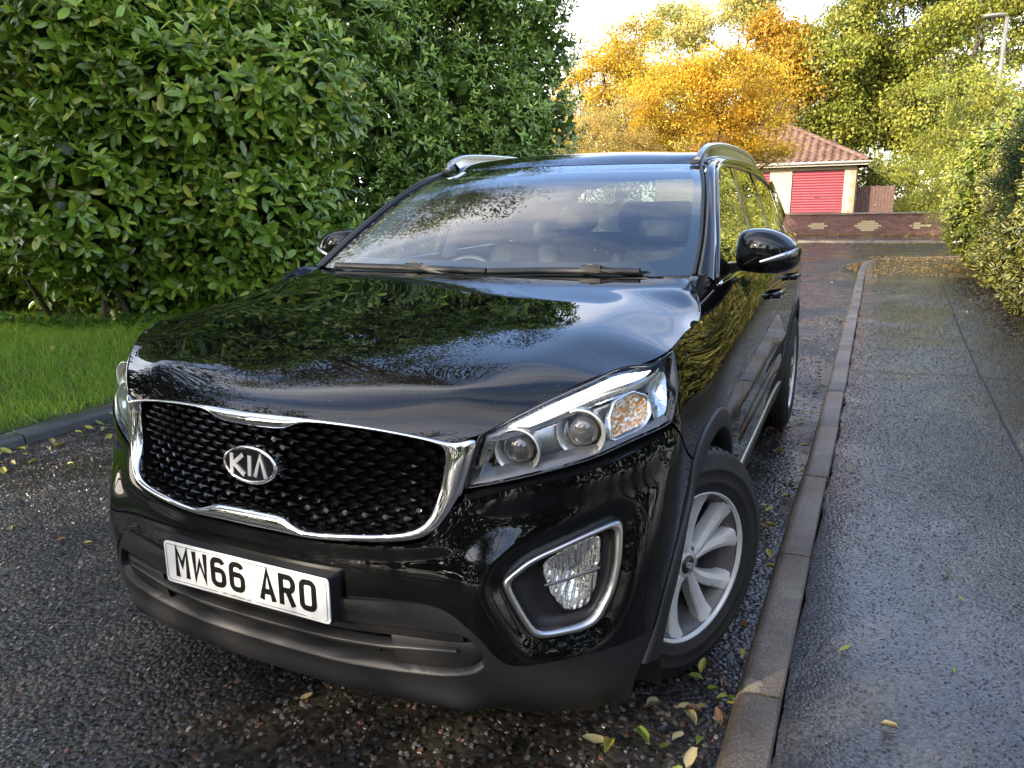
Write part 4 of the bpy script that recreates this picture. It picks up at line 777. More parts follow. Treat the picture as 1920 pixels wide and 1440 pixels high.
mb.tube([ctr+.185*(math.cos(t)*e1+math.sin(t)*e2) for t in tt], .016, 8, False); mb.build('wheel_rim', SEATM, sw)
mb = MB(); mb.box(ctr+[0, -.03, 0], (.13, .06, .12)); [mb.tube([ctr, ctr+.18*(math.cos(t)*e1+math.sin(t)*e2)], .014, 6) for t in (0, np.pi, -np.pi/2)]; bevel(mb.build('wheel_boss', SATIN, sw), .01)
def trims(s):
    n_ = 30; wl = rs(WSG[2:, -2], n_)*[1, 1, 1]+[0, .03, -.02]; g_ = rs([gpt(y+.06, z-.02, -.02) for y, z in GF+[(2.22, 1.572)]], n_); mb = MB(); mb.loft([MX(wl, s), MX((wl+g_)/2+[-.045, .035, -.02], s), MX(g_+[-.05, .12, 0], s), MX(g_+[-.03, .19, -.01], s)], False, flip=s > 0); mb.build('pillar_trim', CREAM, car)
    mb = MB(); mb.loft([[MX(gpt(2.44+d+.02*k, z, -.03-.02*(1 if 0 < d < .12 else 0)), s) for d in (-.02, .02, .09, .14)] for k, z in ((0, 1.15), (1, 1.3), (2, 1.45), (3, 1.57))], False, flip=s > 0); mb.build('pillar_trim', CREAM, car)
    mb = MB(); mb.loft([[MX(gpt(y, 1.17, -.03), s) for y in np.linspace(1.5, 4.2, 12)], [MX((.80, y, .8), s) for y in np.linspace(1.5, 4.2, 12)], [MX((.80, y, .5), s) for y in np.linspace(1.5, 4.2, 12)]], False, flip=s > 0); mb.build('door_card', SEATM, car)
both(trims)
RGI = np.concatenate([MX(RG[:, :0:-1], -1), RG], 1)-[0, 0, .035]; skin('headlining', RGI*[.97, 1, 1], CREAM, car, 0)
mb = MB(); mb.box((0, 2.9, .44), (1.62, 3.1, .06)); mb.build('cabin_floor', DASH, car)
soft('rear_view_mirror', [((0, 2.03, 1.47), .12, .02, (0, 0, 1)), ((0, 2.01, 1.475), .125, .036, (0, 0, 1)), ((0, 1.995, 1.475), .115, .03, (0, 0, 1))], DASH, car)
mb = MB(); mb.box((0, 2.4, .33), (1.45, 3.9, .14)); mb.box((0, .75, .62), (1.05, .9, .30)); mb.build('underbody', PLASTIC2, car)

# rain drops left on the glass and the bonnet
DROP = m_glass('water_drop', (.98, .99, 1.0), .03, 1.33)
def drops(name, P_, N_, rad, parent):
    a = np.arange(6)*np.pi/3; n = len(P_); N_ = N_/np.linalg.norm(N_, axis=1)[:, None]; e = np.cross(N_, [.3, .1, .9]); e /= np.linalg.norm(e, axis=1)[:, None]; f_ = np.cross(N_, e)
    V = np.concatenate([(P_[:, None]+rad[:, None, None]*k*(np.cos(a)[None, :, None]*e[:, None]+np.sin(a)[None, :, None]*f_[:, None])+(N_*rad[:, None]*h)[:, None]) for k, h in ((1, 0), (.72, .35))]+[(P_+N_*rad[:, None]*.48)[:, None]], 1)
    i = np.arange(6); j = (i+1) % 6; T = np.concatenate([np.stack([i, j, j+6], 1), np.stack([i, j+6, i+6], 1), np.stack([i+6, j+6, np.full(6, 12)], 1)]); F = (T[None]+(np.arange(n)*13)[:, None, None]).reshape(-1, 3)
    o = link(bpy.data.objects.new(name, mesh_data(name, V.reshape(-1, 3), F.astype(np.int32), DROP)), parent); o['kind'] = 'stuff'
r_ = np.random.default_rng(31); n_ = 700; v_ = r_.beta(2.2, 1.3, n_); u_ = np.where(r_.random(n_) < .55, -r_.uniform(.35, .97, n_), r_.uniform(-.3, .97, n_)); q = WSN(v_, np.abs(u_)); q[:, 0] *= np.sign(u_); e1_ = WSN(np.minimum(v_+.01, 1), np.abs(u_)); e1_[:, 0] *= np.sign(u_); tv = e1_-WSN(np.maximum(v_-.01, 0), np.abs(u_))*np.stack([np.sign(u_), np.ones(n_), np.ones(n_)], 1)
drops('rain_drops', q+np.array([0, -.46, .89])*.001, np.cross(np.tile([1., 0, 0], (n_, 1)), tv), r_.uniform(.0008, .0022, n_)*r_.choice([1, 1, 1.6], n_), car)
v_ = np.r_[r_.beta(1, 6, 900), r_.uniform(0, 1, 500)]; u_ = r_.uniform(-.98, .98, 1400); q = HOOD(v_, np.abs(u_)); q[:, 0] *= np.sign(u_); drops('rain_drops', q+[0, 0, .0004], np.tile([0, -.12, 1.], (1400, 1)), r_.uniform(.0008, .0022, 1400), car)
# ------------------------------------------------------------------ ground, road, kerbs, footpath
def m_road(name, cell, dark, light, wet, patch=(.45, .6), rel=.85, fine=.30):
    m, t, b, o = newmat(name); tc_ = N(t, 'ShaderNodeTexCoord')
    vo = N(t, 'ShaderNodeTexVoronoi'); vo.inputs['Scale'].default_value = 1/cell; t.links.new(tc_.outputs['Object'], vo.inputs['Vector'])
    cr_ = ramp(t, vo.outputs['Color'], [(.0, dark), (.55, tuple(.5*(a+c) for a, c in zip(dark, light))), (1, light)])
    nz = noise(t, 1.3, 6, .6); mu = N(t, 'ShaderNodeMixRGB', blend_type='MULTIPLY'); mu.inputs[0].default_value = .8; rr_ = ramp(t, nz.outputs['Fac'], [(.3, g3(.55)), (.7, g3(1.25))]); t.links.new(cr_.outputs[0], mu.inputs[1]); t.links.new(rr_.outputs[0], mu.inputs[2]); t.links.new(mu.outputs[0], b.inputs['Base Color'])
    # water film: smooth where it pools, rougher on the crowns of the chippings
    nw = noise(t, .9, 5, .6, dist=.6); rw = ramp(t, nw.outputs['Fac'], [(patch[0], g3(wet[0])), (patch[1], g3(wet[1]))]); t.links.new(rw.outputs[0], b.inputs['Roughness'])
    hh = N(t, 'ShaderNodeMath', operation='MULTIPLY'); inv = N(t, 'ShaderNodeMath', operation='SUBTRACT'); inv.inputs[0].default_value = 1; t.links.new(vo.outputs['Distance'], inv.inputs[1])
    rs_ = ramp(t, nw.outputs['Fac'], [(patch[0], g3(.35)), (patch[1], g3(1.0))]); t.links.new(inv.outputs[0], hh.inputs[0]); t.links.new(rs_.outputs[0], hh.inputs[1])
    n2 = noise(t, 7/cell*.12, 4, .6); b1 = N(t, 'ShaderNodeBump'); b1.inputs['Strength'].default_value = rel; b1.inputs['Distance'].default_value = cell*.55; t.links.new(hh.outputs[0], b1.inputs['Height'])
    bump(t, b, n2.outputs['Fac'], fine, cell*.5, b1.outputs[0]); b.inputs['IOR'].default_value = 1.42; return m
ROADM = m_road('wet_chipped_asphalt', .017, (.008, .007, .0055), (.050, .045, .037), (.22, .44))
PATHM = m_road('wet_footpath_asphalt', .011, (.030, .030, .033), (.085, .086, .090), (.05, .20), (.40, .66), .55, .28)
def m_grassground():
    m, t, b, o = newmat('soil_and_turf'); n = noise(t, 3, 6, .6); r = ramp(t, n.outputs['Fac'], [(.35, (.030, .040, .012)), (.6, (.050, .085, .018)), (.75, (.05, .045, .02))]); t.links.new(r.outputs[0], b.inputs['Base Color']); P(b, Roughness=.9); n2 = noise(t, 40, 4); bump(t, b, n2.outputs['Fac'], .6, .03); return m
TURF = m_grassground()
def m_kerb(name, c):
    m, t, b, o = newmat(name); n = noise(t, 150, 4, .8); r = ramp(t, n.outputs['Fac'], [(.36, tuple(k*.35 for k in c)), (.52, c), (.66, tuple(k*1.9 for k in c))])
    n2 = noise(t, 5, 5, .6); r2 = ramp(t, n2.outputs['Fac'], [(.35, g3(.62)), (.65, g3(1.15))]); mu = N(t, 'ShaderNodeMixRGB', blend_type='MULTIPLY'); mu.inputs[0].default_value = 1; t.links.new(r.outputs[0], mu.inputs[1]); t.links.new(r2.outputs[0], mu.inputs[2])
    # pale lichen rounds
    vo = N(t, 'ShaderNodeTexVoronoi'); vo.inputs['Scale'].default_value = 3.4; vo.inputs['Randomness'].default_value = 1; tc_ = N(t, 'ShaderNodeTexCoord'); nd = noise(t, 60, 3); ad = N(t, 'ShaderNodeMath', operation='MULTIPLY_ADD'); ad.inputs[1].default_value = .14; t.links.new(nd.outputs['Fac'], ad.inputs[0]); t.links.new(tc_.outputs['Object'], vo.inputs['Vector']); t.links.new(vo.outputs['Distance'], ad.inputs[2])
    rl = ramp(t, ad.outputs[0], [(.17, g3(1)), (.20, g3(0))]); ml = N(t, 'ShaderNodeMixRGB'); ml.inputs[2].default_value = (.20, .19, .13, 1); sc_ = N(t, 'ShaderNodeMath', operation='MULTIPLY'); sc_.inputs[1].default_value = .75; t.links.new(rl.outputs[0], sc_.inputs[0]); t.links.new(sc_.outputs[0], ml.inputs[0]); t.links.new(mu.outputs[0], ml.inputs[1]); t.links.new(ml.outputs[0], b.inputs['Base Color'])
    P(b, Roughness=.42); bump(t, b, n.outputs['Fac'], .8, .003); return m
KERBM = m_kerb('wet_concrete_kerb', (.150, .120, .092))
KERBD = m_kerb('dark_mossy_kerb', (.065, .064, .056))
def sheet(name, pts, mat, z=None, parent=None):
    V = [(p_[0], p_[1], p_[2] if z is None else z) for p_ in pts]; return obj(name, V, [tuple(range(len(V)))], mat, parent, False)
gnd = sheet('ground', [(-400, -300), (400, -300), (400, 600), (-400, 600)], TURF, -.03); tag(gnd, kind='structure')
road = MB(); road.add([(-3.50, -40, 0), (1.30, -40, 0), (1.30, 16, 0), (2.2, 18.2, 0), (60, 20.0, 0), (60, 26.2, 0), (-60, 25.0, 0), (-60, 18.6, 0), (-3.50, 18.6, 0)], [tuple(range(9))]); road = road.build('road', ROADM, None, False); tag(road, kind='structure')
# kerb line on the right: straight run, then round the corner
KL = np.array([(1.020, -14), (1.046, -2), (1.055, .4), (1.072, 1.4), (1.118, 3.5), (1.200, 9.9), (1.262, 15.0), (1.300, 16.1), (1.42, 17.0), (1.72, 17.62), (2.21, 17.95), (3.2, 18.35), (6, 19.0), (12, 19.6), (40, 20.2)])
kd = np.r_[0, np.cumsum(np.linalg.norm(np.diff(KL, axis=0), axis=1))]
def kerb_run(name, line, parent, mat, h, w, step, side=1, joint=.011, start=0, stop=None, bur=.12):
    line = np.asarray(line, float); d = np.r_[0, np.cumsum(np.linalg.norm(np.diff(line, axis=0), axis=1))]; at_ = lambda q: np.array([np.interp(q, d, line[:, 0]), np.interp(q, d, line[:, 1])])
    q = start; stop = d[-1] if stop is None else stop; k = 0
    while q < stop:
        a, b_ = at_(q+joint/2), at_(min(q+step, d[-1])-joint/2); t_ = b_-a; L = np.linalg.norm(t_)
        if L < .05: break
        t_ /= L; n_ = np.array([t_[1], -t_[0]])*side; jz = random.uniform(-.003, .003); jx = random.uniform(-.003, .003)
        prof = [(0, -bur), (0, h*.55), (.012, h*.86), (.030, h*.985), (.045, h), (w-.006, h+.003), (w, h-.004), (w, -bur)]
        lp = [[(p_[0]+n_[0]*(x+jx), p_[1]+n_[1]*(x+jx), z+jz) for x, z in prof] for p_ in (a, a+t_*.004, b_-t_*.004, b_)]
        for e in (0, 3): lp[e] = [(x, y, z-.003) for x, y, z in lp[e]]
        mb = MB(); mb.loft(lp, True, flip=side < 0); mb.add(lp[0], [tuple(range(8))]); mb.add(lp[3], [tuple(range(7, -1, -1))]); autosmooth(mb.build('kerb_stone', mat, parent), 40); q += step; k += 1
kerb = empty('kerb', (0, 0, 0)); tag(kerb, kind='structure')
kerb_run('kerb', KL, kerb, KERBM, .10, .125, .915, 1, start=11.1, stop=45)
kerb2 = empty('kerb', (0, 0, 0)); tag(kerb2, kind='structure')
kerb_run('kerb', [(-3.42, -12), (-3.40, 0), (-3.43, 2), (-3.52, 4), (-3.55, 17), (-3.9, 18.1), (-5, 18.7), (-14, 18.9)], kerb2, KERBD, .075, .13, .915, -1, start=9)
kerb3 = empty('kerb', (0, 0, 0)); tag(kerb3, kind='structure')
kerb_run('kerb', [(-14, 25.1), (0, 25.4), (14, 25.8)], kerb3, KERBM, .09, .13, .915, -1)
# footpath on the right of the car, sheet with a ragged edge against the kerb
q = np.linspace(0, 62, 700); kx = np.interp(q, kd, KL[:, 0]); ky = np.interp(q, kd, KL[:, 1]); tg = np.stack([np.gradient(kx), np.gradient(ky)], 1); tg /= np.linalg.norm(tg, axis=1)[:, None]; nn_ = np.stack([tg[:, 1], -tg[:, 0]], 1)
jag = .129+.006*np.sin(q*9.1)+.004*np.sin(q*31.7)+.003*rng.standard_normal(700); ed = np.stack([kx, ky], 1)+nn_*jag[:, None]
mb = MB(); o_ = np.stack([np.maximum(ed[:, 0]+.4, 14), ed[:, 1]], 1); o_[:, 0] = np.maximum(o_[:, 0], 14)
inner_ = [(x, y, .088) for x, y in ed]; lip = [(x+n_[0]*.012, y+n_[1]*.012, .0965) for (x, y), n_ in zip(ed, nn_)]
cols_ = [inner_, lip]+[[(x+(ox-x)*k, y+(oy-y)*k, .0965+.02*min(1, k*9)) for (x, y), (ox, oy) in zip(ed, o_)] for k in (.02, .05, .1, .3, 1)]
mb.loft(cols_, False, flip=True); fp = mb.build('footpath', PATHM, None, True); tag(fp, kind='structure')
JOINT = simple('dark_joint', (.018, .017, .014), .7)
def crack(pts, w):
    mb = MB(); pts = rs(np.array(pts, float), 60, False); jn = .006*rng.standard_normal(60); L = [[(x+a*w+j*.5, y+a*w*.3, .0995+.02*min(1, max(0, (x-1.2)/12.8*9))) for (x, y), j in zip(pts, jn)] for a in (-1, 1)]; mb.loft(L, False, flip=True); return mb.build('path_joint', JOINT, fp)
crack([(2.10, -1), (2.12, 3.3), (2.16, 5.0), (2.24, 7.2), (2.45, 12.3)], .006)
mb = MB(); L = [[(x, 5.18+d+.015*math.sin(x*7), .1000+.02*min(1, (x-1.2)/12.8*9)) for x in np.linspace(1.27, 3.4, 40)] for d in (-.007, .007)]; mb.loft(L, False, flip=False); mb.build('path_joint', JOINT, fp)
# far footpath below the garden wall
fpf = MB(); fpf.loft([[(x, 25.53+.035*x*0+(x)*.0286*.9, .085) for x in np.linspace(-14, 14, 20)], [(x, 29.3, .10) for x in np.linspace(-14, 14, 20)]], False, flip=True); fpf = fpf.build('footpath', PATHM); tag(fpf, kind='structure')
# verge on the left
gx_, gy_ = np.meshgrid(np.r_[-3.55, -3.62, -3.8, np.linspace(-4.2, -16, 24)], np.linspace(-12, 18, 61), indexing='ij'); gz_ = .078+.14*sm(-gx_, 3.6, 5.4)+.02*np.sin(gx_*3.1+gy_*1.7)*sm(-gx_, 3.6, 4.4)
xk = np.interp(gy_, [-12, 2, 4, 18], [-3.40, -3.43, -3.52, -3.56]); gx_ = np.where(gx_ > -4.1, gx_+(xk+3.42)-.0, gx_)
vg_ = skin('verge', np.stack([gx_, gy_, gz_], -1), TURF, None, 0, flip=True); tag(vg_, kind='structure')
# chippings standing proud of the bitumen near the camera
def chips(name, n, area, size, parent, z0, cols, seed, zf=lambda x, y: 0*x, reject=None, m=None, hs=1.):
    r_ = np.random.default_rng(seed); x = r_.uniform(area[0], area[1], n); y = r_.uniform(area[2], area[3], n)
    if reject is not None: k = ~reject(x, y); x, y = x[k], y[k]
    n = len(x); sz = size*r_.uniform(.55, 1.25, n)*.5; ang = r_.uniform(0, 6.28, n); asp = r_.uniform(.6, 1, n); a = np.arange(5)*2*np.pi/5
    rad = r_.uniform(.75, 1.15, (n, 5)); bx_ = np.cos(a)*rad; by_ = np.sin(a)*rad*asp[:, None]; ca, sa = np.cos(ang)[:, None], np.sin(ang)[:, None]
    X = (bx_*ca-by_*sa)*sz[:, None]; Y = (bx_*sa+by_*ca)*sz[:, None]; h = sz*r_.uniform(.15, .42, n)*hs; tl = r_.normal(0, .13, (n, 2)); zb = z0+zf(x, y)
    T = np.stack([x[:, None]+X*.72, y[:, None]+Y*.72, (zb+h)[:, None]+X*tl[:, :1]+Y*tl[:, 1:]], -1); B = np.stack([x[:, None]+X, y[:, None]+Y, np.repeat((zb-.002)[:, None], 5, 1)], -1)
    V = np.concatenate([T, B], 1).reshape(-1, 3); base = np.arange(n)[:, None]*10; i = np.arange(5); j = (i+1) % 5
    F = np.concatenate([(base[:, :, None]+np.stack([j, i, i+5, j+5], 1)[None]).reshape(-1, 4)[:, ::-1], ]).astype(np.int32); F2 = (base+np.array([0, 1, 2, 3])[None]).astype(np.int32); F3 = (base+np.array([0, 3, 4, 4])[None]).astype(np.int32)
    tri = np.concatenate([F[:, [0, 1, 2]], F[:, [0, 2, 3]], F2[:, [0, 1, 2]], F2[:, [0, 2, 3]], F3[:, [0, 1, 2]]])
    me = mesh_data(name, V, tri, m, None, False); c = np.asarray(cols)[r_.integers(0, len(cols), n)]*r_.uniform(.6, 1.3, (n, 1)); at_ = me.attributes.new('Col', 'FLOAT_COLOR', 'POINT'); at_.data.foreach_set('color', np.concatenate([np.repeat(c, 10, 0), np.ones((n*10, 1))], 1).astype(np.float32).ravel())
    o = link(bpy.data.objects.new(name, me), parent); o['kind'] = 'stuff'; return o
def m_chip():
    m, t, b, o = newmat('wet_chippings'); a = N(t, 'ShaderNodeAttribute'); a.attribute_name = 'Col'; t.links.new(a.outputs['Color'], b.inputs['Base Color']); P(b, Roughness=.24, IOR=1.45); n = noise(t, 300, 3); bump(t, b, n.outputs['Fac'], .35, .0015)
    n2 = noise(t, 60, 3); r = ramp(t, n2.outputs['Fac'], [(.35, g3(.10)), (.65, g3(.30))]); t.links.new(r.outputs[0], b.inputs['Roughness']); return m
CHIPM = m_chip()
greys = [(.035, .035, .037), (.065, .063, .062), (.095, .092, .090), (.045, .043, .040), (.078, .078, .084), (.030, .030, .032), (.12, .10, .086), (.11, .062, .045)]
chips('road_chippings', 21000, (-3.4, 1.05, -.55, 2.6), .020, road, .0, greys, 3, m=CHIPM)
chips('road_chippings', 14000, (-3.4, 1.05, 2.6, 7), .022, road, .0, greys, 4, m=CHIPM)
chips('path_chippings', 15000, (1.24, 2.6, .2, 5.15), .0105, fp, .0968, [(.03, .03, .033), (.045, .045, .048), (.025, .025, .028), (.04, .04, .04), (.075, .072, .066)], 5, zf=lambda x, y: .02*np.minimum(1, np.maximum(0, (x-1.2)/12.8*9)), m=CHIPM, hs=.7)
chips('path_chippings', 9000, (1.26, 3.0, 5.2, 12), .014, fp, .0975, [(.03, .03, .033), (.045, .045, .048), (.025, .025, .028), (.06, .058, .054)], 6, zf=lambda x, y: .02*np.minimum(1, np.maximum(0, (x-1.2)/12.8*9)), m=CHIPM, hs=.7)
chips('road_chippings', 16000, (-3.4, 1.15, 7, 17), .026, road, .0, greys, 8, m=CHIPM)
# ------------------------------------------------------------------ foliage
def m_leaf(name, rough=.35, trans=.25, rib=None, spec=.5, edge=None):
    m, t, b, o = newmat(name); a = N(t, 'ShaderNodeAttribute'); a.attribute_name = 'Col'; col_ = a.outputs['Color']
    if rib is not None:
        r = ramp(t, a.outputs['Alpha'], [(.0, g3(1)), (.10, g3(.0))]); mx = N(t, 'ShaderNodeMixRGB'); mx.inputs[2].default_value = tuple(rib)+(1,); sc_ = N(t, 'ShaderNodeMath', operation='MULTIPLY'); sc_.inputs[1].default_value = .65; t.links.new(r.outputs[0], sc_.inputs[0]); t.links.new(sc_.outputs[0], mx.inputs[0]); t.links.new(col_, mx.inputs[1]); col_ = mx.outputs[0]
    if edge is not None:
        nz = noise(t, 60, 3); ad = N(t, 'ShaderNodeMath', operation='MULTIPLY_ADD'); ad.inputs[1].default_value = .35; t.links.new(nz.outputs['Fac'], ad.inputs[0]); t.links.new(a.outputs['Alpha'], ad.inputs[2])
        r = ramp(t, ad.outputs[0], [(.56, g3(0)), (.64, g3(1))]); mx = N(t, 'ShaderNodeMixRGB'); mx.inputs[2].default_value = tuple(edge)+(1,); t.links.new(r.outputs[0], mx.inputs[0]); t.links.new(col_, mx.inputs[1]); col_ = mx.outputs[0]
    t.links.new(col_, b.inputs['Base Color']); P(b, Roughness=rough); b.inputs['Specular IOR Level'].default_value = spec
    if trans:
        tr = N(t, 'ShaderNodeBsdfTranslucent'); t.links.new(col_, tr.inputs[0]); mx = N(t, 'ShaderNodeMixShader'); mx.inputs[0].default_value = trans; t.links.new(b.outputs[0], mx.inputs[1]); t.links.new(tr.outputs[0], mx.inputs[2]); t.links.new(mx.outputs[0], o.inputs[0])
    return m
LAURELM = m_leaf('laurel_leaf', .26, .20, (.16, .22, .05)); HOLLYM = m_leaf('variegated_leaf', .30, .2, None, .5, (.58, .52, .12)); TREEM = m_leaf('tree_leaf', .55, .45, None, .3); GRASSM = m_leaf('grass_blade', .5, .3, None, .3); NEEDLEM = m_leaf('conifer_needle', .6, .15, None, .3)
def m_bark(name, c):
    m, t, b, o = newmat(name); n = noise(t, 9, 6, .65); r = ramp(t, n.outputs['Fac'], [(.3, tuple(k*.5 for k in c)), (.7, tuple(k*1.4 for k in c))]); t.links.new(r.outputs[0], b.inputs['Base Color']); P(b, Roughness=.85); bump(t, b, n.outputs['Fac'], .6, .02); return m
BARK = m_bark('bark', (.075, .062, .048)); TWIG = m_bark('twig', (.06, .045, .028))
# leaf templates: t along, s across, h out of plane, width profile in s
def tmpl_laurel(fold=.06, droop=.16, prof=(.70, 1., .80)):
    t_, s_, h_ = [0.], [0.], [0.]
    for tt, w in zip((.22, .52, .80), prof):
        for ss in (-1, 0, 1): t_.append(tt); s_.append(ss*w); h_.append(fold*abs(ss)-droop*tt*tt)
    t_.append(1.); s_.append(0.); h_.append(-droop)
    F = [(0, 2, 1), (0, 3, 2)]
    for k in (1, 4): F += [(k, k+1, k+4), (k, k+4, k+3), (k+1, k+2, k+5), (k+1, k+5, k+4)]
    F += [(7, 8, 10), (8, 9, 10)]
    return np.array(t_), np.array(s_), np.array(h_), np.array(F, np.int32)
LAUREL = tmpl_laurel(); HOLLY = tmpl_laurel(.10, .10, (.85, 1., .75))
QUAD = (np.array([0, .45, 1., .45]), np.array([0, -1., 0, 1.]), np.array([0, .10, -.05, .10]), np.array([(0, 1, 2), (0, 2, 3)], np.int32))
BLADE = (np.array([0, 0, .5, .5, 1.]), np.array([-1, 1., -.7, .7, 0]), np.array([0, 0, .10, .10, .38]), np.array([(0, 1, 3), (0, 3, 2), (2, 3, 4)], np.int32))
def unit(a): return a/(np.linalg.norm(a, axis=-1, keepdims=True)+1e-12)
def leaf_arrays(pos, d, nrm, L, Wd, tm):
    t_, s_, h_, F = tm; d = unit(d); nrm = unit(nrm-d*(nrm*d).sum(-1, keepdims=True)); sd_ = np.cross(d, nrm); L = np.broadcast_to(L, (len(pos),)); Wd = np.broadcast_to(Wd, (len(pos),))
    V = pos[:, None]+d[:, None]*(t_[None, :, None]*L[:, None, None])+sd_[:, None]*(s_[None, :, None]*(Wd/2)[:, None, None])+nrm[:, None]*(h_[None, :, None]*L[:, None, None]); return V
def leaf_mesh(name, pos, d, nrm, L, Wd, col_, tm, mat):
    V = leaf_arrays(pos, d, nrm, L, Wd, tm); n, k = V.shape[:2]; F = (tm[3][None]+(np.arange(n)*k)[:, None, None]).reshape(-1, 3); me = mesh_data(name, V.reshape(-1, 3), F, mat, None, True)
    c = np.concatenate([np.repeat(col_, k, 0), np.tile(np.abs(tm[1]), n)[:, None]], 1).astype(np.float32); a = me.attributes.new('Col', 'FLOAT_COLOR', 'POINT'); a.data.foreach_set('color', c.ravel()); return me
def pal(r_, cols, n, jit=.18):
    cols = np.asarray(cols, float); w = r_.dirichlet(np.full(len(cols), .35), n); c = w @ cols; return np.clip(c*r_.uniform(1-jit, 1+jit, (n, 1)), 0, 1)
def blob_shell(r_, blobs, n, lo=.80, face=None):
    """points in the outer skin of a union of ellipsoids, with outward normals"""
    B = np.array([list(c)+list(rd) for c, rd in blobs], float); w = (B[:, 3]*B[:, 4]+B[:, 4]*B[:, 5]+B[:, 3]*B[:, 5]); P_, N_ = [], []; got = 0
    while got < n:
        k = r_.choice(len(B), n, p=w/w.sum()); v = unit(r_.standard_normal((n, 3))); rr = r_.uniform(lo, 1.04, n)**.7; p_ = B[k, :3]+v*B[k, 3:]*rr[:, None]; nm = unit(v/B[k, 3:]); ok = p_[:, 2] > .03
        for b_ in B: ok &= (((p_-b_[:3])/b_[3:])**2).sum(-1) > (lo*.86)**2
        if face is not None: ok &= face(p_, nm)
        P_.append(p_[ok]); N_.append(nm[ok]); got += ok.sum()
        if not ok.any(): break
    return np.concatenate(P_)[:n], np.concatenate(N_)[:n]
def shoots(r_, P_, N_, per, L, W_, up=.45, young=None, cols=None, jit=.15):
    n = len(P_); ssz = r_.uniform(.62, 1.25, n); stem = L*r_.uniform(.35, 1.9, n)*ssz; ax = unit(N_*.8+np.array([0, 0, up])+r_.standard_normal((n, 3))*.35); e = unit(np.cross(ax, r_.standard_normal((n, 3)))); f_ = np.cross(ax, e); base = pal(r_, cols, n, jit); pos, d, nr, cl, Ls = [], [], [], [], []
    for k in range(per):
        th = k*2.4+r_.uniform(-.3, .3, n); al = np.radians(28+58*(1-k/per))+r_.uniform(-.15, .15, n); rd = e*np.cos(th)[:, None]+f_*np.sin(th)[:, None]; dd = ax*np.cos(al)[:, None]+rd*np.sin(al)[:, None]; dd[:, 2] -= .12*(1-k/per); pos.append(P_+ax*(stem*(k/per))[:, None]); d.append(dd); nr.append(ax+.15*r_.standard_normal((n, 3))); c = base*r_.uniform(.85, 1.15, (n, 1))
        if young is not None and k >= per-3: y = (r_.random(n) < .22)[:, None]; c = np.where(y, np.array(young)*r_.uniform(.7, 1.1, (n, 1)), c)
        cl.append(c); Ls.append(L*ssz*r_.uniform(.75, 1.15, n)*(1-.25*k/per))
    return np.concatenate(pos), np.concatenate(d), np.concatenate(nr), np.concatenate(Ls), np.concatenate(cl)
def branches(name, segs, mat, parent, seg=6):
    mb = MB()
    for pts, r0, r1 in segs: mb.tube(pts, np.linspace(r0, r1, len(pts)), seg)
    o = mb.build(name, mat, parent); return o
def in_view(P_, marg=60):
    v = P_-CAM; z = v @ _f; x = 960+1380.24*(v @ _r2)/np.maximum(z, .01); y = 720-1380.24*(v @ _u2)/np.maximum(z, .01); return (z > .1) & (x > -marg) & (x < 1920+marg) & (y > -marg) & (y < 1440+marg)
def bend(r_, a, b, n=6, w=.15):
    a, b = np.array(a, float), np.array(b, float); L = np.linalg.norm(b-a); t_ = np.linspace(0, 1, n)[:, None]; off = r_.standard_normal(3)*w*L*.5; return a+(b-a)*t_+off*np.sin(np.pi*t_)+r_.standard_normal((n, 3))*w*L*.06*np.sin(np.pi*t_)
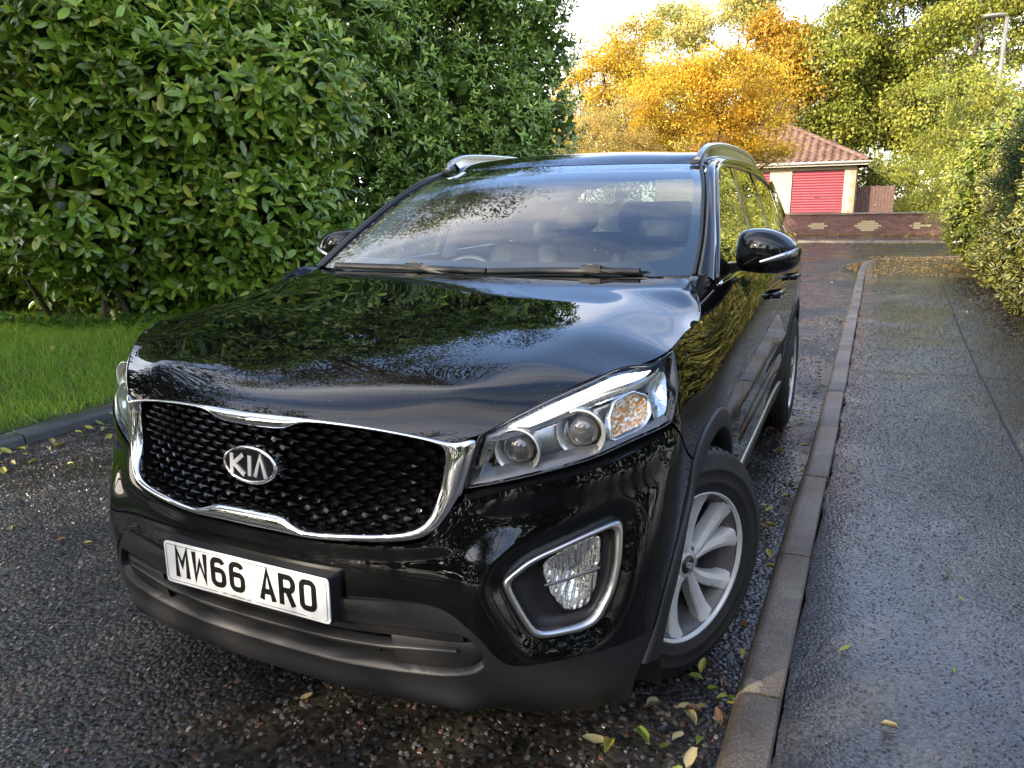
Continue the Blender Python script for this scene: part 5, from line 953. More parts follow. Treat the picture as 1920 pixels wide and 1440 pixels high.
def leafy_shrub(name, label, cat, blobs, n_sh, per, L, W_, cols, young, mat, tm, seed, single=300, group=None, up=.45, face=None, core=(.012, .018, .006), stems=None, jit=.22):
    """shrub > 300 nearest leaves one by one, the rest of the foliage, inside leaves with shade put into their colour, stems"""
    r_ = np.random.default_rng(seed); root = empty(name, (float(np.mean([c[0] for c, _ in blobs])), float(np.mean([c[1] for c, _ in blobs])), .1)); tag(root, label, cat, group); off = np.array(root.location)
    P_, N_ = blob_shell(r_, blobs, n_sh, .82, face); pos, d, nr, Ls, cl = shoots(r_, P_, N_, per, L, W_, up, young, cols, jit); Wd = Ls*(W_/L)*r_.uniform(.85, 1.15, len(Ls))
    vis = in_view(pos, 0); dist = np.linalg.norm(pos-CAM, axis=1); dist = np.where(vis, dist, 99); idx = np.argsort(dist)[:single*6]; idx = r_.permutation(idx)[:single] if single else np.array([], int); idx = idx[dist[idx] < 90] if len(idx) else idx; keep = np.ones(len(pos), bool); keep[idx] = False
    me = leaf_mesh('foliage', pos[keep]-off, d[keep], nr[keep], Ls[keep], Wd[keep], cl[keep], tm, mat); o = link(bpy.data.objects.new('foliage', me), root); o['kind'] = 'stuff'
    if len(idx):
        var = []
        for k in range(10):
            j = idx[k*len(idx)//10]; var.append(leaf_mesh('leaf', np.zeros((1, 3)), np.array([[0, 1., 0]]), np.array([[0, 0, 1.]]), 1., float(W_/L), cl[j:j+1], tm, mat))
        for q_, j in enumerate(idx):
            o = bpy.data.objects.new('leaf', var[q_ % 10]); dd = unit(d[j]); nn = unit(nr[j]-dd*(nr[j] @ dd)); sd_ = np.cross(dd, nn); s_ = Ls[j]; p_ = pos[j]-off
            o.matrix_basis = Matrix(((sd_[0]*s_, dd[0]*s_, nn[0]*s_, p_[0]), (sd_[1]*s_, dd[1]*s_, nn[1]*s_, p_[1]), (sd_[2]*s_, dd[2]*s_, nn[2]*s_, p_[2]), (0, 0, 0, 1))); link(o, root)
    n_in = int(n_sh*2.5); B = blobs; k = r_.integers(0, len(B), n_in); v = unit(r_.standard_normal((n_in, 3))); rr = r_.uniform(.45, .84, n_in); pi = np.array([B[i][0] for i in k])+v*np.array([B[i][1] for i in k])*rr[:, None]; ok = pi[:, 2] > .05; pi = pi[ok]
    me = leaf_mesh('inner_foliage', pi-off, r_.standard_normal((len(pi), 3)), r_.standard_normal((len(pi), 3)), L*2.0, W_*3.0, pal(r_, [cols[0], cols[-1]], len(pi))*.9, QUAD, mat); o = link(bpy.data.objects.new('inner_foliage', me), root); o['kind'] = 'stuff'  # inner leaves block light; palette dimmed so the gaps read as shade
    segs = []
    for (c, rd) in (blobs if stems is None else blobs[:stems]):
        b0 = np.array([c[0]+r_.normal(0, .2), c[1]+r_.normal(0, .2), 0.0]); c = np.array(c); segs.append((bend(r_, b0-off, c-off, 7), .035, .018))
        for _ in range(7): e = c+unit(r_.standard_normal(3))*np.array(rd)*.97; e[2] = max(e[2], .2); segs.append((bend(r_, c-off-[0, 0, .1], e-off, 6), .014, .004))
    branches('stem', segs, TWIG, root, 5); return root
def tree(name, label, base, hgt, blobs, n_leaf, lsz, cols, seed, tr=.16, ncl=90, sig=.3, group=None, cat='tree', lw=.6, limbs=True, mat=None, per_cl=None):
    r_ = np.random.default_rng(seed); base = np.array(base, float); root = empty(name, tuple(base)); tag(root, label, cat, group); cl, cc, ci = [], [], []
    B = np.array([list(c)+list(rd) for c, rd in blobs], float); vol = B[:, 3]*B[:, 4]*B[:, 5]; k = r_.choice(len(B), ncl, p=vol/vol.sum()); v = unit(r_.standard_normal((ncl, 3))); rr = r_.uniform(.25, 1, ncl)**.45; C_ = B[k, :3]+v*B[k, 3:]*rr[:, None]; ccol = pal(r_, cols, ncl, .2)
    j = r_.integers(0, ncl, n_leaf); size = sig*r_.uniform(.6, 1.3, ncl); pos = C_[j]+r_.standard_normal((n_leaf, 3))*size[j][:, None]*np.array([1, 1, .62]); col_ = np.clip(ccol[j]*r_.uniform(.75, 1.25, (n_leaf, 1))+r_.normal(0, .012, (n_leaf, 3)), .004, 1); d = r_.standard_normal((n_leaf, 3))+[0, 0, -.35]; nr = r_.standard_normal((n_leaf, 3))*.8+[0, 0, .9]; L = lsz*r_.uniform(.6, 1.3, n_leaf)
    me = leaf_mesh('crown', pos-base, d, nr, L, L*lw, col_, QUAD, mat or TREEM); o = link(bpy.data.objects.new('crown', me), root); o['kind'] = 'stuff'
    top = np.array([B[:, 0].mean(), B[:, 1].mean(), base[2]+hgt*.72]); tk = bend(r_, base-[0, 0, .15], top, 9, .06); branches('trunk', [(tk-base, tr, tr*.3)], BARK, root, 9); segs = []
    for i in range(len(B)):
        a = tk[r_.integers(3, 8)]; m_ = bend(r_, a, B[i, :3], 7, .12); segs.append((m_-base, tr*.38, tr*.14)); own = C_[k == i]
        for e in own[:14]: segs.append((bend(r_, m_[r_.integers(3, 7)], e, 6, .15)-base, tr*.13, .006))
    if segs: branches('limb', segs, BARK, root, 5)
    return root
GREENS = [(.040, .080, .008), (.095, .180, .014), (.165, .290, .021), (.120, .225, .022), (.230, .350, .034)]
# laurel hedge on the verge: a bank of rounded masses
r_ = np.random.default_rng(11); HB = []
front = np.array([(-9.5, 3.8), (-7.6, 4.05), (-6.1, 4.2), (-5.25, 4.7), (-4.75, 5.6), (-4.5, 6.6)])
fd_ = np.r_[0, np.cumsum(np.linalg.norm(np.diff(front, axis=0), axis=1))]
for z0, top, cut in ((.80, .1, .2), (1.65, -.1, 0), (2.55, -.15, .1), (3.45, .05, .8), (4.3, .3, 1.7), (5.0, .7, 2.6)):
    q = r_.uniform(0, .5)
    while q < fd_[-1]-cut:
        x, y = np.interp(q, fd_, front[:, 0]), np.interp(q, fd_, front[:, 1]); rad = r_.uniform(.60, 1.02); hz = z0+r_.normal(0, .12); back = .60+r_.uniform(-.42, .45)+top; tdx, tdy = np.interp(q+.2, fd_, front[:, 0])-x, np.interp(q+.2, fd_, front[:, 1])-y; l_ = math.hypot(tdx, tdy)+1e-6; nx_, ny_ = -tdy/l_, tdx/l_
        HB.append(((x+nx_*back, y+ny_*back, max(hz, rad*.78+.18)), (rad, rad, rad*.85))); q += rad*1.12
def hface(p_, nm): v = unit(CAM-p_); return ((nm*v).sum(-1) > -.15) | (p_[:, 2] > 4.6)
leafy_shrub('laurel_hedge', 'tall bright green laurel hedge at the back of the grass verge', 'hedge', HB, 6600, 8, .165, .066, GREENS, (.36, .40, .06), LAURELM, LAUREL, 12, 300, up=.5, face=hface, stems=40)
# the hedge steps back and runs on beside the road, darker and finer leaved
HB2 = []; front2 = np.array([(-6.0, 7.4), (-5.3, 8.6), (-4.6, 9.8), (-4.0, 11.0), (-3.72, 12.3)]); fd2 = np.r_[0, np.cumsum(np.linalg.norm(np.diff(front2, axis=0), axis=1))]
for z0, cut in ((.9, 0), (1.9, 0), (2.9, .0), (3.9, .1), (4.9, .25), (5.8, .5)):
    q = r_.uniform(0, .4)
    while q < fd2[-1]-cut:
        x, y = np.interp(q, fd2, front2[:, 0]), np.interp(q, fd2, front2[:, 1]); rad = r_.uniform(.65, 1.0); HB2.append(((x-.55+r_.uniform(-.3, .35), y+.3, z0+r_.normal(0, .15)), (rad, rad, rad*.9))); q += rad*1.1
leafy_shrub('laurel_hedge', 'darker green laurel hedge further back beside the car roof', 'hedge', HB2, 5200, 8, .13, .046, [(.075, .135, .022), (.140, .240, .036), (.210, .340, .048), (.165, .270, .055)], (.34, .44, .08), LAURELM, LAUREL, 15, 120, up=.7, face=hface, stems=16)
# feathery tree at the far end of the hedge
tree('hedge_tree', 'dark green feathery tree rising above the far end of the hedge', (-6.4, 10.8, .1), 6.5, [((-6.0, 10.8, 4.6), (1.3, 1.2, 1.3)), ((-5.2, 10.6, 5.6), (1.2, 1.1, 1.2)), ((-6.8, 11.2, 5.9), (1.4, 1.2, 1.3)), ((-5.2, 10.2, 3.7), (.8, .8, .9)), ((-5.4, 11.4, 6.6), (1.3, 1.3, 1.2))], 26000, .085, [(.020, .038, .010), (.035, .055, .014), (.06, .06, .02), (.028, .045, .016)], 13, .13, 160, .24, lw=.30)
# airy tree that overhangs the hedge outside the frame: it shows in the bonnet and the windscreen
AUT = [(.030, .055, .010), (.055, .080, .012), (.12, .11, .015), (.17, .11, .015), (.04, .05, .012)]
tree('ash_tree', 'airy green and yellow tree rising behind the laurel hedge', (-7.6, 7.4, .1), 10.5, [((-7.2, 7.4, 7.4), (2.2, 2.0, 1.7)), ((-5.6, 6.6, 7.0), (1.5, 1.5, 1.2)), ((-7.6, 8.2, 9.4), (2.0, 2.0, 1.5)), ((-5.4, 7.6, 9.0), (1.6, 1.6, 1.3)), ((-9.2, 6.4, 7.6), (2.0, 2.0, 1.6)), ((-4.6, 6.4, 8.0), (1.0, 1.0, .9)), ((-6.4, 9.4, 6.6), (1.5, 1.5, 1.2))], 30000, .09, AUT, 14, .17, 190, .30, lw=.45)
# garden trees on the shaded side of the street, behind and left of the camera
SH = [(.020, .040, .010), (.030, .060, .012), (.045, .07, .014), (.07, .075, .015)]
for i, (x, y, h) in enumerate(((-6.9, .4, 6.2), (-6.4, -3.6, 9.0), (-5.2, -8.2, 9.4), (-1.5, -11.5, 9.5), (-10.2, -6.5, 10.5), (-10.5, -1.5, 9.5), (4.2, -11.0, 8.5))):
    q_ = np.random.default_rng(40+i); tree('garden_tree', ['bushy green tree left of the verge beside the hedge', 'tall green tree on the verge left of the camera', 'tall green tree behind the camera on the left verge', 'green tree standing across the street behind the camera', 'tall green tree far left behind the verge trees', 'green tree left behind the laurel hedge row', 'green tree behind the camera by the right footpath'][i], (x, y, 0), h, [((x+q_.normal(0, .7), y+q_.normal(0, .7), h*(.34+.12*k)), (q_.uniform(1.5, 2.1), q_.uniform(1.5, 2.1), 1.25)) for k in range(6)], 9000, .17, SH, 50+i, .2, 110, .42, lw=.55, group='garden trees out of frame')
# hedge along the garden side of the footpath, out of frame beside the car; it shows in the doors
leafy_shrub('garden_hedge', 'green and gold garden hedge beside the right footpath near the camera', 'hedge', [((3.9+q_.normal(0, .1), y, z), (.75, .75, .65)) for y in np.arange(-3.5, 6.0, .85) for z in (.65, 1.45, 2.1)], 1500, 6, .12, .055, [(.04, .08, .012), (.09, .13, .02), (.16, .18, .03), (.05, .09, .02)], (.25, .26, .05), LAURELM, LAUREL, 61, 0, stems=8)
leafy_shrub('reflection_hedge', 'unseen hedge added behind the camera to darken the bumper reflection', 'hedge', [((x, -8.6+.3*math.sin(x), z), (1.0, .9, .95)) for x in np.arange(-14, 13, 1.35) for z in (.9, 2.0, 3.0)], 2600, 6, .20, .10, [(.020, .042, .008), (.035, .07, .012)], None, LAURELM, LAUREL, 62, 0, stems=10)  # added out of frame so the front bumper reflects something dark
# variegated holly hedge on the right
HO = [(.022, .045, .014), (.035, .065, .016), (.05, .085, .018)]
r_ = np.random.default_rng(17); HH = []
for y in np.arange(6.6, 13.2, .55):
    for z in (.50, 1.05, 1.62, 2.12):
        rad = r_.uniform(.46, .60); HH.append(((3.32+.028*(y-7)+r_.normal(0, .06)+(.10 if z > 1.9 else 0)+(.06 if z < .6 else 0), y+r_.normal(0, .1), z), (rad, rad, rad*.95)))
leafy_shrub('holly_hedge', 'variegated holly hedge with yellow edged leaves beside the footpath', 'hedge', HH, 4200, 7, .095, .056, HO, (.45, .42, .10), HOLLYM, HOLLY, 18, 300, up=.3, face=lambda p_, nm: (nm[:, 0] < .35) | (nm[:, 1] < -.2), stems=12)
tree('conifer_shrub', 'dark green fine leaved conifer in front of the holly hedge', (2.98, 9.0, .1), 2.4, [((2.92, 9.0, 1.92), (.26, .28, .36)), ((2.88, 9.0, 1.45), (.26, .28, .40)), ((2.96, 9.0, 1.05), (.20, .22, .30)), ((2.98, 9.0, 2.28), (.20, .22, .25))], 26000, .035, [(.018, .040, .016), (.030, .060, .022), (.040, .075, .03)], 19, .04, 130, .085, cat='shrub', lw=.25, mat=NEEDLEM)
leafy_shrub('garden_shrub', 'sunlit yellow green garden shrub beyond the holly hedge', 'shrub', [((3.45, 14.2, 1.9), (.75, .8, .75)), ((3.30, 14.8, 1.1), (.70, .8, .8)), ((3.35, 15.8, 1.75), (.70, .8, .8)), ((3.40, 15.8, .85), (.65, .8, .7)), ((3.75, 14.0, 2.5), (.6, .7, .5)), ((3.5, 13.6, .8), (.6, .6, .7))], 2600, 6, .085, .045, [(.12, .17, .022), (.24, .27, .03), (.38, .36, .05), (.16, .21, .04)], (.50, .44, .08), LAURELM, LAUREL, 20, 0, up=.5, stems=6)
tree('rowan_tree', 'small reddish leaved tree beside the street lamp', (5.3, 19.5, 0), 5.2, [((5.1, 19.2, 3.6), (.9, .9, .8)), ((5.4, 19.6, 4.5), (.9, .9, .8)), ((4.7, 19.5, 2.8), (.8, .8, .7))], 9000, .07, [(.20, .10, .03), (.12, .11, .025), (.25, .10, .04), (.10, .10, .03)], 21, .07, 80, .2, lw=.5)
# grass
r_ = np.random.default_rng(23); ng = 120000; gxp = -3.56-np.abs(r_.uniform(0, 1, ng))**.9*4.9; gyp = r_.uniform(.2, 6.4, ng); zz_ = .078+.14*sm(-gxp, 3.6, 5.4); pos = np.stack([gxp, gyp, zz_-.01], 1); pos = pos[in_view(pos, 900)]; n = len(pos); L = r_.uniform(.05, .13, n)*(.7+.5*r_.random(n)); cl = pal(r_, [(.13, .25, .015), (.21, .36, .024), (.34, .45, .045), (.16, .31, .02), (.36, .44, .08), (.14, .28, .02)], n, .2)
me = leaf_mesh('grass', pos, np.stack([r_.normal(0, .35, n), r_.normal(0, .35, n), np.ones(n)], 1), r_.standard_normal((n, 3))+[0, -.5, 0], L, .0065, cl, BLADE, GRASSM); gr_o = link(bpy.data.objects.new('grass', me)); tag(gr_o, 'bright green grass growing on the verge', 'grass', kind='stuff')
# broad leaved weeds along the hedge foot
pw = []; r_ = np.random.default_rng(29)
for _ in range(90):
    x = r_.uniform(-8.2, -4.6); y = np.interp(x, front[::1, 0][:4], front[::1, 1][:4])-.35+r_.normal(0, .12) if x < -5.2 else r_.uniform(3.5, 4.4); pw.append((x, y, .22))
pw = np.array(pw); N_ = np.tile([0, 0, 1.], (len(pw), 1)); pos, d, nr, Ls, cl = shoots(r_, pw+[0, 0, .05], N_, 8, .07, .05, .5, None, [(.06, .14, .02), (.09, .19, .03)])
me = leaf_mesh('ground_cover', pos, d, nr, Ls, Ls*.7, cl, LAUREL, GRASSM); o = link(bpy.data.objects.new('ground_cover', me)); tag(o, 'low green nettles growing at the foot of the hedge', 'weeds', kind='stuff')
# ------------------------------------------------------------------ garden wall, garage, fences, lamp, trees beyond
def m_brick():
    m, t, b, o = newmat('wall_brick'); oi = N(t, 'ShaderNodeObjectInfo'); r = ramp(t, oi.outputs['Random'], [(.0, (.085, .040, .034)), (.5, (.135, .062, .050)), (1, (.17, .085, .066))]); n = noise(t, 18, 4); mu = N(t, 'ShaderNodeMixRGB', blend_type='MULTIPLY'); mu.inputs[0].default_value = .7; r2 = ramp(t, n.outputs['Fac'], [(.3, g3(.6)), (.7, g3(1.2))]); t.links.new(r.outputs[0], mu.inputs[1]); t.links.new(r2.outputs[0], mu.inputs[2]); t.links.new(mu.outputs[0], b.inputs['Base Color']); P(b, Roughness=.75); bump(t, b, n.outputs['Fac'], .4, .01); return m
BRICK = m_brick(); BUFF = simple('buff_brick', (.36, .30, .17), .75, var=.2, vscale=12); MORT = simple('mortar', (.19, .17, .15), .9, bumpscale=60, bs=.4); COPING = simple('concrete_coping', (.16, .14, .11), .85, bumpscale=40, bs=.5, bd=.01, var=.35, vscale=3)
wall = empty('garden_wall', (0, 29.0, 0)); tag(wall, 'low red brick garden wall with pale brick diamonds', 'wall')
mb = MB(); mb.box((-2.0, 29.17-29, .41), (18, .20, .84)); mb.build('wall_core', MORT, wall, False)
mb = MB(); mb.box((0, 0, 0), (.2145, .022, .063)); bk = mb.build('brick', BRICK, wall, False); bkm = bk.data; bpy.data.objects.remove(bk)
buffm = bkm.copy(); buffm.materials.clear(); buffm.materials.append(BUFF)
far_b = MB()
for row in range(11):
    z = .05+row*.0748
    for k in range(-12, 45):
        x = -2.2+(k+(.5 if row % 2 else 0))*.2245
        if x > 5.6: continue
        dm = any(abs(x-cx)/.42+abs(row-5.0)/2.6 < hw for cx, hw in ((-.30, .75), (1.38, 1.15), (3.02, .75)))
        if x > -1.75:
            o = bpy.data.objects.new('brick', buffm if dm else bkm); link(o, wall); o.location = (x, .060+random.uniform(-.003, .002), z)
        else: far_b.box((x, .060, z), (.2145, .022, .063))
o = far_b.build('brickwork', BRICK, wall, False); o['kind'] = 'stuff'
for k in range(30):
    x = -9.0+k*.6; mb = MB(); mb.box((x+.3, .15, .868+random.uniform(-.003, .003)), (.594, .34, .055)); bevel(mb.build('coping_stone', COPING, wall, False), .008)
RENDER = simple('cream_render', (.34, .285, .195), .85, bumpscale=30, bs=.3, bd=.01, var=.10, vscale=2); STONE = simple('brown_quoin', (.26, .16, .10), .8, bumpscale=30, bs=.4, var=.2); SHUT = simple('red_shutter_paint', (.17, .024, .034), .42, var=.10, vscale=3); WHITEP = simple('white_trim_paint', (.36, .34, .30), .5); SOFF = simple('soffit_paint', (.28, .24, .18), .7)  # last one: dull buff for the soffit and the door backing
def m_tile():
    m, t, b, o = newmat('clay_tile'); oi = N(t, 'ShaderNodeObjectInfo'); r = ramp(t, oi.outputs['Random'], [(.0, (.066, .034, .022)), (.5, (.10, .052, .034)), (1, (.145, .084, .058))]); n = noise(t, 8, 5); mu = N(t, 'ShaderNodeMixRGB', blend_type='MULTIPLY'); mu.inputs[0].default_value = .7; r2 = ramp(t, n.outputs['Fac'], [(.3, g3(.6)), (.7, g3(1.15))]); t.links.new(r.outputs[0], mu.inputs[1]); t.links.new(r2.outputs[0], mu.inputs[2]); t.links.new(mu.outputs[0], b.inputs['Base Color']); P(b, Roughness=.7); return m
TILE = m_tile()
gar = empty('garage', (0, 32, 0)); tag(gar, 'cream double garage with red roller doors and clay tiled roof', 'garage')
Y = 32.0
mb = MB()
for x0, x1, z0, z1 in ((-7.2, -4.62, -.05, 2.64), (-2.42, -1.56, -.05, 2.64), (.40, .82, -.05, 2.64)): mb.box(((x0+x1)/2, .12, (z0+z1)/2), (x1-x0, .24, z1-z0))
for x0, x1 in ((-4.62, -2.42), (-1.56, .40)): mb.box(((x0+x1)/2, .121, 2.585), (x1-x0, .238, .11))
mb.box((.70, 3.2, 1.29), (.236, 5.9, 2.68)); mb.box((-7.08, 3.2, 1.29), (.236, 5.9, 2.68)); mb.box((-3.2, 6.2, 1.29), (8.0, .2, 2.68)); mb.build('garage_wall', RENDER, gar, False)
def shutter(x0, x1):
    n = 24; z = np.linspace(.0, 2.53, n*8+1); y = .11+.020*np.abs(np.sin(np.pi*(z/2.53)*n))**.7; g_ = np.stack([np.stack([np.full(len(z), x), .13-y*1.0+.11*0, z], 1) for x in (x0, x1)], 0); s_ = skin('roller_door', g_+[0, .05, 0], SHUT, gar, 0); autosmooth(s_, 60); return s_
for x0, x1 in ((-4.62, -2.42), (-1.56, .40)):
    d_ = shutter(x0, x1); mb = MB(); mb.box(((x0+x1)/2, .24, 1.3), (x1-x0, .04, 2.6)); mb.build('door_backing', SOFF, gar, False)
    mb = MB(); mb.box(((x0+x1)/2-.03, .025, 1.47), (.11, .03, .03)); mb.box(((x0+x1)/2+.10, .025, 1.47), (.07, .03, .03)); mb.build('door_handle', PLASTIC, d_, False)
    mb = MB(); mb.box(((x0+x1)/2, .06, 2.512), (x1-x0-.01, .06, .034)); mb.build('door_guide', PLASTIC2, d_, False)
for k in range(9):
    w_ = .22 if k % 2 == 0 else .12; mb = MB(); mb.box((.826-w_/2, .0, .42+k*.262-.1), (w_, .026, .25)); bevel(mb.build('quoin', STONE, gar, False), .006)
# roof: hipped, pan tiles one by one on the front slope
ex0, ex1, ey0, ey1, ez = -7.6, 1.24, -.42, 6.8, 2.80; pitch_ = R(27); rz = ez+math.tan(pitch_)*(ey1-ey0)/2; ry = (ey0+ey1)/2; hx = (ey1-ey0)/2
rp = [(ex0, ey0, ez), (ex1, ey0, ez), (ex1, ey1, ez), (ex0, ey1, ez), (ex0+hx, ry, rz), (ex1-hx, ry, rz)]
mb = MB(); mb.add(np.array(rp)+[0, 0, -.01], [(0, 1, 5, 4), (1, 2, 5), (2, 3, 4, 5), (3, 0, 4)]); roof_ = mb.build('garage_roof', TILE, gar, False)
tw, tl = .30, .335; sl = np.array([0, math.cos(pitch_), math.sin(pitch_)]); up_ = np.array([0, -math.sin(pitch_), math.cos(pitch_)])
xs_t = np.linspace(0, 1, 13); hh_ = .046*np.sin(xs_t*2*np.pi)*1.0+.004; Vt = []
for v in (0, 1):
    for x, h in zip(xs_t, hh_): Vt.append(np.array([x*tw, 0, 0])+sl*(v*(tl+.06))+up_*(h+.060-.030*v))
Vt += [Vt[i]-up_*.03 for i in range(13)]; Ft = [(i, i+1, 14+i, 13+i) for i in range(12)]+[(26+i, 26+i+1, i+1, i) for i in range(12)]
tilem = mesh_data('roof_tile', Vt, Ft, TILE, None, True); rows = int((ry-ey0)/math.cos(pitch_)/tl); slen = (ry-ey0)/math.cos(pitch_)
cnt = 0; farT = MB()
for r in range(rows+1):
    yy = r*tl*math.cos(pitch_); xl, xr = ex0+yy, ex1-yy; k = int((xr-xl)/tw)
    for c in range(k+1):
        x = xr-tw*(c+1)
        if x < xl: continue
        p_ = np.array([x, ey0, ez])+sl*(r*tl)
        if cnt < 300 and x > -5.0: o = bpy.data.objects.new('roof_tile', tilem); link(o, gar); o.location = p_; cnt += 1
        else: farT.add(np.array(Vt)+p_, Ft)
o = farT.build('roof_tiling', TILE, gar); o['kind'] = 'stuff'
def ridge(a, b, nm):
    a, b = np.array(a), np.array(b); L = np.linalg.norm(b-a); n = int(L/.36); d = (b-a)/L; s_ = unit(np.cross(d, [0, 0, 1.])); u_ = np.cross(s_, d)
    for k in range(n):
        lp = [[a+d*(k*L/n+e)+s_*(.125*math.cos(t)*w)+u_*(.095*math.sin(t)*w+.03) for t in np.linspace(0, np.pi, 9)] for e, w in ((-.02, 1.10), (L/n, .95))]; mb = MB(); mb.loft(lp, False); mb.build('hip_tile', TILE, gar)
ridge(rp[1], rp[5], 'hip'); ridge(rp[4], rp[5], 'ridge'); ridge(rp[0], rp[4], 'hip')
mb = MB(); mb.box(((ex0+ex1)/2, ey0+.02, ez-.055), (ex1-ex0, .03, .13)); mb.box((ex1-.02, (ey0+ey1)/2, ez-.055), (.03, ey1-ey0-.05, .128)); mb.build('fascia_board', WHITEP, gar, False)
mb = MB(); mb.tube([(ex0, ey0-.05, ez-.02), (ex1, ey0-.05, ez-.02)], .055, 10); mb.build('gutter', WHITEP, gar)
mb = MB(); mb.box(((ex0+ex1)/2, ey0/2+.02, ez-.125), (ex1-ex0-.06, -ey0+.02, .02)); mb.build('soffit', SOFF, gar, False)
# fences
def fence(name, label, y0, x0, x1, z0, z1, bw, mat, gap=.006):
    f_ = empty(name, (x0, y0, 0)); tag(f_, label, 'fence'); k = 0; x = 0
    while x < x1-x0:
        mb = MB(); h = z1+random.uniform(-.012, .012); mb.box((x+bw/2, random.uniform(-.006, .006), (z0+h)/2), (bw-gap, .022, h-z0)); bevel(mb.build('fence_board', mat, f_, False), .004); x += bw
    mb = MB(); [mb.box(((x1-x0)/2, .04, z), (x1-x0, .05, .08)) for z in (z0+.3, z1-.3)]; mb.build('fence_rail', mat, f_, False)
    return f_
WOODR = simple('brown_stained_wood', (.075, .036, .027), .7, var=.35, vscale=9, bumpscale=30, bs=.3); WOODG = simple('weathered_grey_wood', (.17, .145, .10), .8, var=.3, vscale=9, bumpscale=30, bs=.3)
ff = fence('brown_fence', 'tall brown wooden gate fence beside the garage', 33.0, .88, 2.16, 0, 1.87, .116, WOODR)
mb = MB(); mb.box((.72, -.02, 1.12), (.10, .02, .05)); mb.build('latch_plate', SATIN, ff, False)
fence('grey_fence', 'weathered grey picket fence beyond the brick wall', 37.0, 3.0, 7.2, 0, 1.38, .105, WOODG, .016)
tree('golden_conifer', 'small golden conifer behind the brick wall', (2.55, 31.0, 0), 1.5, [((2.55, 31, .85), (.26, .26, .40)), ((2.55, 31, 1.12), (.16, .16, .28)), ((2.6, 31, .5), (.3, .3, .3))], 7000, .05, [(.20, .20, .02), (.28, .26, .03), (.14, .16, .02)], 71, .03, 70, .07, cat='shrub', lw=.3, mat=NEEDLEM)
# street lamp
GALV = simple('galvanised_steel', (.13, .13, .12), .6, .2, var=.12, vscale=5)
lamp = empty('street_lamp', (4.28, 24, 0)); tag(lamp, 'grey steel street lamp post among the trees', 'street lamp')
mb = MB(); mb.tube([(0, 0, -.1), (0, 0, 1.4)], .085, 14); mb.tube([(0, 0, 1.4), (0, 0, 6.05)], np.array([.062, .050]), 14); mb.build('lamp_post', GALV, lamp)
mb = MB(); mb.tube([(0, 0, 6.02), (-.10, -.02, 6.10), (-.32, -.05, 6.12)], .028, 10); mb.build('lamp_arm', GALV, lamp)
mb = MB(); mb.loft([[(-.05+x, -.02+b*w, 6.11+c) for b, c in ((-1, 0), (-.8, .055), (.8, .055), (1, 0), (.6, -.035), (-.6, -.035))] for x, w in ((0, .05), (-.1, .10), (-.38, .13), (-.52, .08))], True); autosmooth(mb.build('lamp_head', GALV, lamp))
# trees beyond the junction
ORA = [(.60, .37, .03), (.56, .28, .025), (.62, .43, .04), (.48, .33, .04), (.30, .27, .03)]
tree('orange_tree', 'rounded orange leaved tree in front of the garage roof', (-3.6, 22.5, 0), 5.6, [((-4.1, 22, 4.3), (1.5, 1.4, 1.1)), ((-2.6, 22, 4.5), (1.5, 1.4, 1.1)), ((-3.4, 22, 3.3), (1.9, 1.6, .9)), ((-1.7, 22, 3.5), (1.0, 1.2, .9)), ((-5.0, 22.4, 3.4), (1.0, 1.0, .9)), ((-1.6, 21.7, 2.75), (.8, .9, .45)), ((-3.0, 22, 5.1), (1.1, 1.1, .7))], 52000, .075, ORA, 81, .12, 260, .24, lw=.6)
tree('tan_tree', 'small tan leaved tree left of the orange tree', (-6.2, 19.5, 0), 4.6, [((-5.9, 20, 3.3), (1.0, 1.0, .8)), ((-5.0, 20, 3.5), (.9, 1.0, .8)), ((-5.5, 20, 2.6), (1.2, 1.0, .7)), ((-4.6, 20, 2.7), (.9, .9, .7)), ((-6.9, 20, 3.0), (1.0, 1.0, .9)), ((-7.6, 20.4, 2.3), (1.0, 1.0, .9)), ((-6.6, 20.2, 3.9), (.7, .8, .6))], 36000, .055, [(.62, .44, .15), (.52, .36, .10), (.42, .34, .09), (.30, .25, .05)], 82, .08, 170, .19, lw=.45)
tree('yellow_tree', 'tall golden yellow tree behind the orange tree', (-9.4, 34, 0), 10, [((-9.6, 34, 8.2), (1.5, 1.4, 1.3)), ((-8.8, 34, 8.9), (1.0, 1.1, .9)), ((-10.4, 34, 7.0), (1.4, 1.3, 1.2)), ((-8.6, 34, 6.9), (1.2, 1.3, 1.1)), ((-9.6, 34, 5.6), (1.9, 1.6, 1.3)), ((-11.4, 34, 6.4), (1.2, 1.3, 1.3)), ((-11.6, 34, 8.0), (.8, 1, 1.1)), ((-12.6, 34, 5.4), (1.3, 1.3, 1.4))], 26000, .12, [(.62, .40, .03), (.56, .33, .03), (.50, .37, .04), (.32, .26, .04)], 83, .16, 170, .32, lw=.6)
YG = [(.17, .21, .03), (.25, .28, .04), (.40, .36, .055), (.11, .145, .025), (.33, .33, .08)]
DG = [(.10, .14, .025), (.17, .21, .03), (.26, .27, .045), (.36, .33, .06)]
PT = [(.52, .47, .17), (.44, .41, .14), (.60, .50, .15), (.32, .32, .08)]
